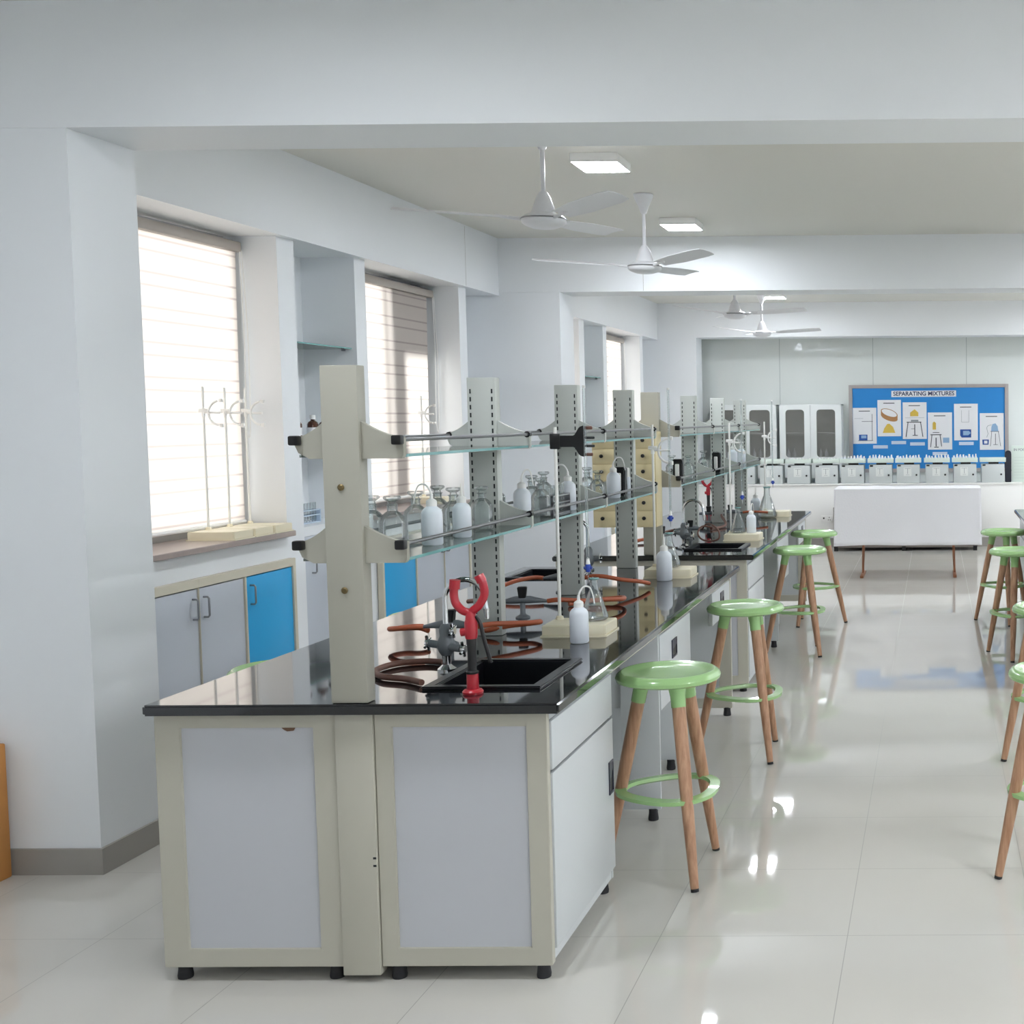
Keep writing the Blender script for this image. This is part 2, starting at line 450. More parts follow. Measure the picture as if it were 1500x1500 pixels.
def roller_blind(a, b, gap, label):
    t = thing('roller_blind', label, 'blind', (-3.87, (a + b) / 2, 1.12), 0, 'roller blinds in the window recesses')
    h = (b - a) / 2
    fb = bmesh.new(); n = 30; m = MB()
    # slightly bowed fabric sheet, hanging from the tube
    V = []
    for j in range(n + 1):
        z = 1.49 * j / n
        y1 = h - gap - (0.018 * math.sin(PI * j / n)) - gap * 0.5 * (1 - j / n)
        V.append([m.bm.verts.new((0.006 * math.sin(3 * j / n), y, z)) for y in (-h + 0.02, 0.0, y1)])
    for j in range(n):
        for k in range(2):
            m.bm.faces.new((V[j][k], V[j][k + 1], V[j + 1][k + 1], V[j + 1][k]))
    m.build('fabric', M_blind, t)
    MB().box(-0.03, 0.035, -h + .01, h - .015, 1.49, 1.545, 0.008).build('cassette', M_cass, t)
    MB().tube([(0.0, -h + .02, -0.005), (0.0, h - gap - .01, -0.005)], 0.012, 8).build('bottom_bar', M_white, t)
    c = MB().tube(spline([(0.03, h - .03, 1.5), (0.04, h - .035, 1.0), (0.03, h - .03, 0.55), (0.045, h - .02, 0.5), (0.05, h - .015, 1.0), (0.035, h - .02, 1.5)], 6), 0.003, 6)
    c.build('bead_chain', M_white, t)
    return t
roller_blind(*WIN[0], 0.02, 'cream striped blind behind the three white stands on the sill')
roller_blind(*WIN[1], 0.07, 'cream striped blind with a grey shadowed half in the second window')
roller_blind(*WIN[2], 0.03, 'striped blind in the hidden window just past the white column')
roller_blind(*WIN[3], 0.07, 'narrow cream blind in the farthest window, beyond the shelf niche')

# ------------------------------------------------------------------ cupboards under the windows
def bar_handle(mb_parent, y, z, x=0.0, vertical=True, h=0.10):
    mb = MB().tube([(x, y, z - h / 2), (x + 0.022, y, z - h / 2), (x + 0.028, y, z - h / 2 + .008), (x + 0.028, y, z + h / 2 - .008), (x + 0.022, y, z + h / 2), (x, y, z + h / 2)], 0.005, 8)
    return mb.build('handle', M_steel, mb_parent)
def wall_cabinet(y0, doors, label, seen=True):
    """doors: list of (width, material, handle side or None)"""
    W = sum(d[0] for d in doors) + 0.03 * (len(doors) + 1) * 0 + 0.06
    t = thing('wall_cupboard', label, 'cupboard', (-3.645, y0, 0.0), 0, 'cupboards under the windows')
    fr = MB(); ys = [0.03]
    for d in doors: ys.append(ys[-1] + d[0])
    holes = [(ys[i] + (.0 if i == 0 else .008 if doors[i][1] != doors[i - 1][1] else 0.001), ys[i + 1] - (0.008 if i + 1 < len(doors) and doors[i + 1][1] != doors[i][1] else 0.001), 0.10, 0.862) for i in range(len(doors))]
    fr.slab(0, W, 0.06, 0.905, 0.0, 0.036, holes=holes, axis='x', bev=0.002)
    fr.build('frame', M_cframe, t)
    for i, d in enumerate(doors):
        q = MB().box(0.006, 0.028, holes[i][0] + .003, holes[i][1] - .003, 0.104, 0.856, 0.002).build('door', d[1], t)
        if d[2] is not None:
            yy = holes[i][0] + 0.045 if d[2] == 'l' else holes[i][1] - 0.045
            bar_handle(q, yy, 0.76, 0.028)
    return t
wall_cabinet(5.66, [(0.43, M_grey, 'r'), (0.42, M_grey, 'l'), (0.49, M_blue, 'l')], 'cupboard with two grey doors and a blue door, under the window with stands')
wall_cabinet(8.17, [(0.52, M_blue, None), (0.5, M_grey, 'r'), (0.5, M_grey, 'l')], 'cupboard with one blue and two grey doors under the second window')
wall_cabinet(8.17 + D, [(0.52, M_blue, None), (0.5, M_grey, 'r'), (0.5, M_grey, 'l')], 'far cupboard with a blue door, glimpsed below the beige drawer cabinet')
# niche cupboard with grey door, glass shelves above
def niche_unit(y0, y1, label, shelflabel):
    t = thing('niche_cupboard', label, 'cupboard', (-3.68, y0, 0.0), 0, 'cupboards at the foot of the wall niches')
    w_ = y1 - y0
    b = MB(); b.slab(0.004, w_ - .004, 0.0, 1.03, -0.02, 0.0, holes=[(0.03, w_ - .03, 0.08, 1.0)], axis='x'); b.box(-0.30, 0.0, .004, w_ - .004, 1.03, 1.055); b.build('carcass', M_wall, t)
    q = MB().box(-0.014, 0.008, 0.033, w_ - .033, 0.083, 0.997, 0.002).build('door', M_grey, t)
    bar_handle(q, 0.12, 0.83, 0.008)
    for k, z in enumerate((1.56, 2.125)):
        s = thing('niche_shelf', shelflabel[k], 'shelf', (-3.68, y0, z), 0, 'glass shelves in the wall niches')
        MB().box(-0.30, -0.002, 0.003, w_ - .003, 0, 0.008).build('glass_plate', M_shelf, s)
        e = MB().m(M_gedge); e.box(-0.002, 0.0, 0.003, w_ - .003, 0, 0.008); e.build('polished_edge', M_gedge, s)
        for yy in (0.012, w_ - .012):
            MB().box(-0.06, -0.04, yy - .009, yy + .009, -0.012, 0.0).build('shelf_pin', M_steel, s)
niche_unit(7.25, 8.0, 'grey door cupboard in the niche, left of the near rack post', ['glass shelf holding brown bottles in the near niche', 'empty top glass shelf in the near niche, beside the second window'])
niche_unit(7.25 + D, 8.0 + D, 'grey door cupboard at the foot of the far niche', ['low glass shelf of the far niche, behind the racks', 'high glass shelf in the far niche, left of the farthest window'])

# ------------------------------------------------------------------ ceiling lights and fans
def ceiling_light(label):
    t = thing('ceiling_light', label, 'light', (0, 0, ZC), 0, 'square ceiling lights')
    MB().slab(-.135, .135, -.160, .160, -0.052, 0.0, holes=[(-.127, .127, -.152, .152)], bev=.003).build('housing', M_white, t)
    m = mat('led_diffuser', (255, 255, 255), 0.5, emis=(243, 248, 255), estr=LED)
    MB().box(-.1275, .1275, -.1525, .1525, -0.050, -0.010).build('diffuser', m, t)
    return t
LED = 50.0
first_light = None
LIGHTS = [
    (-1.91, 7.36, 'brightest square light, nearest of the left row, by the first fan rod'),
    (-1.91, 9.68, 'square light just right of the second fan canopy'),
    (-1.88, 13.3, 'square light hidden above the second beam, mirrored in the floor'),
    (-1.93, 15.36, 'small square light above the far pair of fans'),
    (-1.91, 3.05, 'square light over the camera side of the first beam, left row'), 
]
for x, row in ((1.9, 'over the right aisle'), (3.5, 'added out of view over the middle of the right half'), (5.0, 'added out of view by the right wall')):  # the two outer rows are added, unseen, for more light from the right
    for y, bay in ((-0.9, 'added as fill behind the camera'), (1.3, 'added as fill over the camera'), (3.05, 'before the first beam'), (7.36, 'in the first bay, near'), (9.68, 'in the first bay, far'), (13.3, 'in the second bay, near'), (15.36, 'in the second bay, far')):  # the first two positions are added fill for faces turned to the camera
        LIGHTS.append((x, y, 'square ceiling light %s, %s' % (row, bay)))
for x, y, lb in LIGHTS:
    if first_light is None:
        first_light = ceiling_light(lb); first_light.location = (x, y, ZC)
    else:
        dup(first_light, (x, y, ZC), 0, lb)

def ceiling_fan(label):
    t = thing('ceiling_fan', label, 'fan', (0, 0, ZC), 0, 'white ceiling fans')
    MB().lathe([(0, 0), (.062, 0), (.066, -.008), (.06, -.03), (.034, -.085), (.018, -.13), (0, -.135)]).build('canopy', M_fan, t)
    MB().lathe([(0, -.1), (.011, -.1), (.011, -.36), (.015, -.40), (0, -.40)], n=14).build('down_rod', M_fan, t)
    h = MB().lathe([(0, -.34), (.018, -.342), (.036, -.37), (.052, -.42), (.062, -.452), (.095, -.462), (.108, -.472), (.112, -.49), (.108, -.502), (.094, -.512), (.06, -.525), (0, -.53)], n=32)
    h.build('motor_housing', M_fan, t)
    MB().lathe([(.113, -.476), (.1155, -.480), (.113, -.484)], n=32).build('trim_ring', M_steel, t)
    for k in range(3):
        a = math.radians(200 + 120 * k); ca, sa = math.cos(a), math.sin(a)
        bl = MB(); n = 8; tilt = math.radians(11)
        top, bot = [], []
        for i in range(n + 1):
            r = 0.17 + 0.55 * i / n; wd = 0.048 + 0.022 * min(1, i / 3) - (0.012 if i == n else 0)
            rowT, rowB = [], []
            for s_ in (-1, -0.4, 0.4, 1):
                off = s_ * wd; z = -.475 + 0.045 * (r - .17) - math.sin(tilt) * off + 0.006 * (1 - s_ * s_)
                x = r * ca - off * sa * math.cos(tilt); y = r * sa + off * ca * math.cos(tilt)
                rowT.append(bl.bm.verts.new((x, y, z + .0015))); rowB.append(bl.bm.verts.new((x, y, z - .0015)))
            top.append(rowT); bot.append(rowB)
        for i in range(n):
            for j in range(3):
                bl.bm.faces.new((top[i][j], top[i][j + 1], top[i + 1][j + 1], top[i + 1][j]))
                bl.bm.faces.new((bot[i][j], bot[i + 1][j], bot[i + 1][j + 1], bot[i][j + 1]))
            bl.bm.faces.new((top[i][0], top[i + 1][0], bot[i + 1][0], bot[i][0])); bl.bm.faces.new((top[i][3], bot[i][3], bot[i + 1][3], top[i + 1][3]))
        for e in (0, n):
            for j in range(3): bl.bm.faces.new((top[e][j], bot[e][j], bot[e][j + 1], top[e][j + 1]))
        b = bl.build('blade', M_fan, t)
        br = MB().tube([(0.09 * ca, .09 * sa, -.482), (.15 * ca, .15 * sa, -.478), (.235 * ca, .235 * sa, -.468)], [.010, .009, .007], 8)
        br.build('blade_arm', M_fan, b)
    return t
f1 = ceiling_fan('large white fan, nearest of the fans, in front of the square light')
f1.location = (-1.985, 6.50, ZC); f1.rotation_euler.z = math.radians(-5)
dup(f1, (-1.935, 8.53, ZC), math.radians(-5), 'white fan hanging from a visible canopy, second in line')
dup(f1, (-1.95, 12.45, ZC), math.radians(30), 'white fan seen under the second beam, upper of the far pair')
dup(f1, (-2.06, 15.2, ZC), math.radians(31), 'farthest white fan, just over the last beam edge')

# ------------------------------------------------------------------ benches
def worktop(label, L, holes):
    t = thing('worktop', label, 'worktop', (0, 0, 0), 0, 'black granite worktops')
    m = MB(); m.slab(-.61, .61, 0, L, 0.813, 0.845, holes=holes, bev=0.006)
    m.build('granite_slab', M_granite, t)
    return t
def pull(parent, x, y0, y1, z0, z1):
    m = MB().m(M_navy); m.slab(y0, y1, z0, z1, x, x + 0.004, holes=[(y0 + .007, y1 - .007, z0 + .008, z1 - .008)], axis='x')
    m.m(M_black); m.box(x - .002, x + .001, y0 + .006, y1 - .006, z0 + .007, z1 - .007)
    m.m(M_navy); m.prism([(y0 + .007, z0 + .5 * (z1 - z0)), (y0 + .5 * (y1 - y0), z0 + .5 * (z1 - z0)), (y1 - .007, z1 - .03), (y1 - .007, z1 - .008), (y0 + .007, z1 - .008)], x, x + .003, 'x')
    return m.build('recessed_pull', M_navy, parent)
def feet(t, pts):
    for x, y in pts:
        MB().lathe([(0, 0.0), (.021, 0.0), (.022, .008), (.019, .03), (.019, .048), (0, .048)], c=(x, y, 0), n=14).build('foot', M_foot, t)
def end_frame(t, x0, x1, px0, px1, yf, chip=False):
    """welded end frame with an inset white panel, facing the camera"""
    m = MB().slab(x0, x1, .045, .811, yf, yf + .03, holes=[(px0, px1, .10, .768)], axis='y', bev=0.0015)
    m.build('end_frame', M_cream, t)
    p = MB().m(M_panel); p.box(px0 - .004, px1 + .004, yf + .009, yf + .02, .096, .772)
    if chip:
        p.m(M_chip); p.prism([(px1 - .095, .7675), (px1 - .055, .7675), (px1 - .06, .758), (px1 - .078, .756), (px1 - .088, .761)], yf + .004, yf + .0095, 'y')
    p.build('end_panel', M_panel, t)
def cabinet_right(label, mirror=False):
    """cabinet at the end of a bench, drawer and door facing the aisle (+x)"""
    t = thing('base_cabinet', label, 'cabinet', (0, 0, 0), 0, 'base cabinets at the bench ends')
    end_frame(t, .052, .56, .103, .50, .04)
    b = MB()
    b.box(.056, .072, .07, .77, .045, .78); b.box(.056, .54, .07, .77, .045, .06)
    b.box(.056, .556, .755, .77, .045, .80)
    b.slab(.07, .77, .045, .811, .535, .553, holes=[(.09, .755, .10, .775)], axis='x')
    b.build('carcass', M_side, t)
    d = MB().box(.553, .566, .072, .764, .628, .775, .002).build('drawer', M_side, t)
    q = MB().box(.553, .566, .072, .768, .085, .618, .002).build('door', M_side, t)
    pull(q, .566, .70, .755, .36, .475)
    feet(t, [(.09, .07), (.525, .07), (.525, .74), (.09, .74)])
    return t
def cabinet_left(label, chip):
    t = thing('base_cabinet', label, 'cabinet', (0, 0, 0), 0, 'base cabinets at the bench ends')
    end_frame(t, -.60, -.063, -.525, -.13, .04, chip)
    b = MB(); b.box(-.596, -.58, .07, .77, .045, .80); b.box(-.58, -.066, .07, .77, .045, .06); b.box(-.58, -.066, .755, .77, .045, .80); b.box(-.082, -.066, .07, .755, .06, .78)
    b.build('carcass', M_side, t)
    feet(t, [(-.56, .075), (-.10, .075), (-.56, .74)])
    return t
def drawer_unit(label):
    t = thing('drawer_unit', label, 'drawer unit', (0, 0, 0), 0, 'drawer units hung under the worktops')
    MB().box(.40, .56, 1.54, 1.556, .045, .808, .002).build('side_panel', M_side, t)
    MB().box(.07, .40, 1.54, 1.556, .045, .808).build('side_panel', M_side, t) if False else None
    MB().box(.07, .47, 2.30, 2.316, .045, .808, .002).build('side_panel', M_side, t)
    b = MB(); b.box(.10, .54, 1.56, 2.22, .47, .79); b.build('carcass', M_side, t)
    d = MB().box(.541, .562, 1.572, 2.215, .455, .768, .002).build('drawer', M_side, t)
    pull(d, .562, 1.80, 1.90, .63, .71)
    feet(t, [(.525, 1.548), (.44, 2.308)])
    return t
def small_drawer(label, L):
    t = thing('drawer_unit', label, 'drawer unit', (0, 0, 0), 0, 'drawer units hung under the worktops')
    MB().box(.10, .535, L - .60, L - .06, .61, .79).build('carcass', M_side, t)
    d = MB().box(.536, .558, L - .60, L - .055, .60, .768, .002).build('drawer', M_side, t)
    pull(d, .558, L - .36, L - .26, .67, .74)
    return t
def bench_frame(label, L):
    t = thing('bench_frame', label, 'bench frame', (0, 0, 0), 0, 'cream bench frames with service spines')
    p = MB().m(M_cream); p.box(-.061, .050, .030, .075, .022, .811, .002)
    p.m(M_dark); p.box(.040, .049, .0285, .031, .375, .381); p.box(.040, .049, .0285, .031, .352, .358)
    p.build('centre_post', M_cream, t)
    MB().box(-.035, .03, .075, L - .05, .05, .811).build('spine_panel', M_side, t)
    for x in (-.59, .538):
        MB().box(x, x + .018, .78, L - .03, .772, .811).build('apron_rail', M_cream, t)
    m = MB(); m.slab(-.60, .56, .045, .811, L - .05, L - .02, holes=[(-.53, -.07, .10, .75), (.04, .49, .10, .75)], axis='y'); m.build('end_frame', M_cream, t)
    MB().box(-.535, .495, L - .042, L - .03, .096, .754).build('end_panel', M_side, t)
    feet(t, [(-.56, L - .035), (.53, L - .035), (0.0, L - .035)])
    return t

BX = -1.71
B1, L1 = 3.62, 3.43
B2, L2 = 7.58, 3.60
SINK1 = (.13, .50, .19, .655)
SINK1B = (-.53, -.16, 2.86, 3.26)
holes1 = [(.155, .475, .215, .63), (-.505, -.185, 2.885, 3.235)]
holes2 = [(.155, .475, .295, .64)]
wt = worktop('black granite worktop in the foreground, carrying the red eyewash', L1, holes1); wt.location = (BX, B1, 0)
wt2 = worktop('black granite worktop farther back on the left, past the gap', L2, holes2); wt2.location = (BX, B2, 0)
wt3 = worktop('black granite worktop cut off at the right edge of the picture', L2, []); wt3.location = (1.31, B2, 0)
cr1 = cabinet_right('cream end cabinet with white panel, drawer and aisle door, under the near sink'); cr1.location = (BX, B1, 0)
dup(cr1, (BX, B2, 0), 0, 'end cabinet of the second bench, behind the second green stool')
cl1 = cabinet_left('cream end cabinet with chipped white panel, nearest the white column', True); cl1.location = (BX, B1, 0)
cl2 = cabinet_left('left end cabinet of the second bench', False); cl2.location = (BX, B2, 0)
du1 = drawer_unit('drawer unit with a navy pull behind the nearest green stool'); du1.location = (BX, B1, 0)
dup(du1, (BX, B2, 0), 0, 'drawer unit of the second bench behind the third green stool')
sd1 = small_drawer('shallow drawer at the far end of the near bench', L1); sd1.location = (BX, B1, 0)
sd2 = small_drawer('shallow drawer at the far end of the second bench', L2); sd2.location = (BX, B2, 0)
bf1 = bench_frame('cream frame and centre post of the near bench', L1); bf1.location = (BX, B1, 0)
bf2 = bench_frame('cream frame of the second bench, past the gap', L2); bf2.location = (BX, B2, 0)
# right hand bench: mirrored so that its aisle side faces left
for src, lb in ((bf2, 'cream frame of the bench cut off at the right edge'), (cr1, 'end cabinet of the bench cut off at the right edge'), (du1, 'drawer unit of the bench cut off at the right edge')):
    dup(src, (1.31 - 0.0, B2 + L2, 0), PI, lb)
wt3.location = (1.31, B2, 0)

# ------------------------------------------------------------------ reagent racks
def slots(m, z0, z1, x, y):
    z = z0
    while z < z1:
        m.box(x - .0028, x + .0028, y - .0012, y + .001, z, z + .017); z += .030
def bracket_poly(xin, xout, z0, side):
    """side +1 right, -1 left: concave top edge from the post down to the rail"""
    h0, h1 = .108, .062
    pts = [(xin, z0), (xout - side * .006, z0), (xout, z0 + .010)] if side > 0 else [(xin, z0), (xout + .045, z0), (xout + .012, z0 + .018), (xout, z0 + .045)]
    pts.append((xout, z0 + h1))
    for i in range(1, 9):
        t = i / 8; x = xout + (xin - xout) * t
        pts.append((x, z0 + h1 + (h0 - h1) * (t ** 1.7)))
    return pts
def rack(label, ys, loc):
    t = thing('reagent_rack', label, 'rack', loc, 0, 'grey reagent racks on the benches')
    zt = [1.268, 1.572]
    for i, y in enumerate(ys):
        mr = M_rackend if i == 0 else M_rack
        m = MB().m(mr); m.box(-.054, .054, y - .022, y + .03, .846, 1.83, .003)
        if i == 0:
            m.m(M_brass)
            for z in (1.478, 1.178): m.lathe([(0, 0), (.009, 0), (.010, .003), (.006, .006), (0, .006)], c=(-.002, y - .022, z), n=12, mx=Matrix.Rotation(PI / 2, 3, 'X'))
        else:
            m.m(M_dark); slots(m, .90, 1.79, -.041, y - .022); slots(m, .90, 1.79, .041, y - .022)
        m.build('upright', M_rack, t)
        for z in zt:
            for side, xo in ((1, .176), (-1, -.142)):
                MB().prism(bracket_poly(.054 * side, xo, z - .012, side), y - .008, y + .012, 'y').build('bracket', mr, t)
    y0, y1 = ys[0], ys[-1]
    for z in zt:
        for a, b in zip(ys, ys[1:]):
            g = MB(); g.box(-.138, .168, a + .014, b - .010, z - .008, z); g.build('glass_shelf', M_shelf, t)
            MB().box(.168, .171, a + .014, b - .010, z - .0085, z + .0005).build('glass_edge', M_gedge, t)
        for x in (-.132, .166):
            r = MB().tube([(x, y0 - .012, z + .042), (x, y1 + .02, z + .042)], .006, 10).build('guard_rod', M_steel, t)
            k = MB().box(x - .015, x + .015, y0 - .036, y0 - .009, z + .028, z + .056, .005)
            k.build('end_knob', M_black, t)
            for y in ys[1:]:
                MB().lathe([(0, -.012), (.012, -.012), (.013, 0), (.012, .012), (0, .012)], c=(x, y + .002, z + .042), n=12, mx=Matrix.Rotation(PI / 2, 3, 'X')).build('rod_clip', M_black, t)
    return t
R1 = [3.655, 4.80, 5.90, 6.97]
R2 = [7.63, 8.82, 9.98, 11.13]
rack('grey two tier glass reagent rack on the near bench', R1, (-1.715, 0, 0))
rack('grey two tier glass reagent rack on the second bench', R2, (-1.715, 0, 0))

# ------------------------------------------------------------------ stools
def stool(label):
    t = thing('bar_stool', label, 'stool', (0, 0, 0), 0, 'green stools with wooden legs')
    MB().lathe([(0, .738), (.06, .737), (.12, .738), (.15, .742), (.165, .752), (.172, .752), (.186, .742), (.191, .731), (.188, .719), (.172, .711), (.12, .707), (0, .706)], n=40).build('seat', M_green, t)
    for k in range(3):
        a = math.radians(-60 + 120 * k); c, s = math.cos(a), math.sin(a)
        def P(u): r = .095 + (.250 - .095) * u; return Vector((r * c, r * s, .715 * (1 - u)))
        MB().tube([P(-.02), P(.025), P(.06), P(.115)], [.038, .031, .027, .0262], 14).build('leg_socket', M_green, t)
        MB().tube([P(.11), P(.4), P(.7), P(.985)], [.0245, .0240, .0205, .0150], 14).build('leg', M_wood, t)
        MB().tube([P(.975), P(1.0)], [.0145, .0145], 12).build('leg_tip', M_foot, t)
    ring = MB(); n = 48; sec = [(.148, .303), (.170, .292), (.188, .298), (.190, .312), (.152, .315)]
    rows = []
    for k in range(n):
        a = 2 * PI * k / n
        bul = 0.012 * math.cos(3 * (a - math.radians(-60)))
        rows.append([ring.bm.verts.new(((r + bul) * math.cos(a), (r + bul) * math.sin(a), z)) for r, z in sec])
    for k in range(n):
        A, B = rows[k], rows[(k + 1) % n]
        for j in range(5): ring.bm.faces.new((A[j], B[j], B[(j + 1) % 5], A[(j + 1) % 5]))
    ring.build('foot_ring', M_green, t)
    return t
st = stool('nearest green stool on the left aisle side, beside the near cabinet'); st.location = (-.984, 4.577, 0)
STOOLS = [
    (-.945, 6.21, 4, 'green stool second from the camera along the left bench'),
    (-.965, 8.92, 8, 'green stool third along the left bench, by the second sink'),
    (-.985, 10.2, 62, 'farthest green stool on the left bench, near the draped table'),
    (.452, 4.56, 20, 'green stool cut off at the right edge, nearest on that side'),
    (.56, 6.11, 18, 'green stool cut off at the right edge, second from the camera'),
    (.56, 8.73, 80, 'green stool third along the right side, overlapping a farther one'),
    (.555, 10.2, 97, 'farthest green stool on the right, at the end of the right worktop'),
    (-2.46, 4.69, 20, 'green seat peeping past the near worktop below the first window'),
    (-2.42, 5.95, 40, 'green seat behind the near worktop in front of the blue door'),
    (-2.42, 8.58, 0, 'green seat seen under the rack, beyond the gap between benches'),
]
for x, y, a, lb in STOOLS: dup(st, (x, y, 0), math.radians(a), lb)

# ------------------------------------------------------------------ sinks, taps, eyewash, gas taps
def sink(label, x0, x1, y0, y1):
    t = thing('sink', label, 'sink', ((x0 + x1) / 2, (y0 + y1) / 2, .845), 0, 'black drop-in sinks')
    a, b = (x1 - x0) / 2, (y1 - y0) / 2
    MB().slab(-a, a, -b, b, .0005, .010, holes=[(-a + .035, a - .035, -b + .035, b - .035)], bev=.004).build('rim', M_sink, t)
    w_ = MB(); ia, ib = a - .035, b - .035
    w_.box(-ia, -ia + .006, -ib, ib, -.20, .004); w_.box(ia - .006, ia, -ib, ib, -.20, .004); w_.box(-ia, ia, -ib, -ib + .006, -.20, .004); w_.box(-ia, ia, ib - .006, ib, -.20, .004); w_.box(-ia, ia, -ib, ib, -.206, -.20)
    w_.build('bowl', M_sink, t)
    MB().lathe([(0, -.199), (.03, -.199), (.032, -.196), (.02, -.197), (0, -.197)], n=16).build('drain', M_steel, t)
    return t
sink('black sink in the near worktop behind the red eyewash', BX + SINK1[0], BX + SINK1[1], B1 + SINK1[2], B1 + SINK1[3])
sink('black sink at the far left corner of the near bench', BX + SINK1B[0], BX + SINK1B[1], B1 + SINK1B[2], B1 + SINK1B[3])
sink('black sink in the second worktop, right of the chrome tap', BX + .13, BX + .50, B2 + .27, B2 + .665)

def lab_tap(label):
    t = thing('lab_tap', label, 'tap', (0, 0, 0), 0, 'chrome gooseneck laboratory taps')
    MB().lathe([(0, 0), (.030, 0), (.030, .006), (.020, .014), (.014, .02), (.014, .05), (.018, .06), (0, .06)], n=20).build('base_flange', M_chrome, t)
    b = MB(); b.lathe([(0, .05), (.016, .05), (.024, .062), (.030, .08), (.026, .10), (.020, .115), (.022, .135), (.016, .15), (.010, .155), (0, .155)], n=20)
    b.tube([(-.055, 0, .09), (.055, -.02, .075)], .013, 12); b.build('valve_body', M_gtap, t)
    n = MB(); n.tube([(0, 0, .15), (0, 0, .235)] + arc(.066, .235, .066, 180, 20, 14)[1:] + [(.132, 0, .225), (.136, 0, .20)], .0085, 12); n.build('gooseneck', M_chrome, t)
    MB().tube([(.136, 0, .205), (.137, 0, .17)], [.011, .007], 10).build('nozzle', M_chrome, t)
    for (x, y, z, r) in ((-.062, .002, .09, 0), (.064, -.022, .073, 0), (.03, -.02, .135, 1)):
        k = MB(); k.lathe([(0, -.006), (.015, -.006), (.016, 0), (.013, .008), (0, .008)], c=(x, y, z), n=12, mx=Matrix.Rotation(PI / 2, 3, 'Y'))
        if r: k.tube([(x, y, z), (.0, 0, .13)], .005, 8)
        for a in range(4):
            an = a * PI / 2 + .4; k.tube([(x, y, z), (x, y + .027 * math.cos(an), z + .027 * math.sin(an))], [.006, .005], 8)
        k.build('cross_handle', M_chrome, t)
    return t
tp = lab_tap('chrome gooseneck tap behind the red eyewash at the near sink'); tp.location = (-1.618, 4.12, .845)
dup(tp, (-1.832, 6.62, .845), math.radians(195), 'gooseneck tap seen edge on below the rack, at the far left sink')
dup(tp, (-1.625, 8.12, .845), math.radians(-8), 'chrome gooseneck tap at the second sink, in front of a rack post')

def eyewash(label):
    t = thing('eyewash_fountain', label, 'eyewash', (0, 0, 0), 0, 'red eyewash sprays')
    MB().lathe([(0, 0), (.030, 0), (.031, .006), (.026, .012), (.018, .014), (.017, .06), (0, .062)], n=22).build('base_socket', M_red, t)
    MB().lathe([(0, .058), (.018, .06), (.0185, .066), (.013, .07), (.013, .12), (.0155, .17), (0, .172)], n=20).build('grip', M_black, t)
    b = MB(); b.lathe([(0, .165), (.017, .167), (.019, .18), (.019, .215), (.016, .225), (.014, .25), (0, .252)], n=20); b.tube([(0, 0, .19), (-.030, -.004, .186)], [.014, .012], 12)
    b.build('valve_head', M_red, t)
    l = MB(); l.tube(spline([(.014, 0, .235), (.026, .004, .215), (.034, .008, .17), (.046, .012, .115), (.052, .014, .09)], 5), [.006] * 21, 8); l.build('squeeze_lever', M_black, t)
    y = MB()
    y.tube(spline([(0, 0, .245), (-.024, 0, .252), (-.044, .0, .275), (-.049, 0, .305), (-.046, 0, .325)], 6), .0125, 12)
    y.tube(spline([(0, 0, .245), (.010, 0, .254), (.026, .002, .268), (.042, .004, .30), (.038, .004, .335), (.030, .004, .35)], 6), .0125, 12)
    y.build('spray_arms', M_red, t)
    MB().tube([(-.047, 0, .318), (-.044, 0, .345)], .016, 14).build('spray_nozzle', M_red, t)
    MB().tube([(.036, .004, .338), (.026, .004, .358)], .015, 14).build('spray_nozzle', M_red, t)
    return t
ew = eyewash('red hand-held eyewash with two spray arms, near sink'); ew.location = (-1.402, 3.765, .845)
dup(ew, (-1.955, 10.85, .845), 0, 'small dark red eyewash far back on the second bench')

def gas_tap(label):
    t = thing('gas_tap', label, 'gas tap', (0, 0, 0), 0, 'grey gas taps with black knobs')
    MB().lathe([(0, 0), (.030, 0), (.030, .005), (.014, .014), (.011, .02), (.011, .07), (0, .072)], n=18).build('stem', M_gtap, t)
    MB().tube([(-.10, 0, .066), (-.07, 0, .07), (-.03, 0, .075), (.03, 0, .075), (.07, 0, .07), (.10, 0, .066)], [.006, .010, .016, .016, .010, .006], 12).build('valve_body', M_gtap, t)
    MB().prism([(-.014, .082), (.014, .082), (.020, .13), (-.020, .13)], -.016, .016, 'y', .003).build('knob', M_black, t)
    return t
gt = gas_tap('grey gas tap with black knob behind the near chrome tap'); gt.location = (-1.79, 4.60, .845)
GT = [(-1.725, 5.22, 12, 'gas tap with black knob left of the first ivory stand'), (-1.785, 5.98, -15, 'gas tap behind the first white stand rod, amid hoses'),
      (-1.775, 8.15, 60, 'dark gas tap at the near end of the second bench'), (-1.68, 8.62, 10, 'gas tap framed by the second gooseneck tap'),
      (-1.80, 10.0, 0, 'gas tap beside the far red eyewash'), (-1.655, 10.15, 8, 'gas tap left of the far wash bottle')]
for x, y, a, lb in GT: dup(gt, (x, y, .845), math.radians(a), lb)

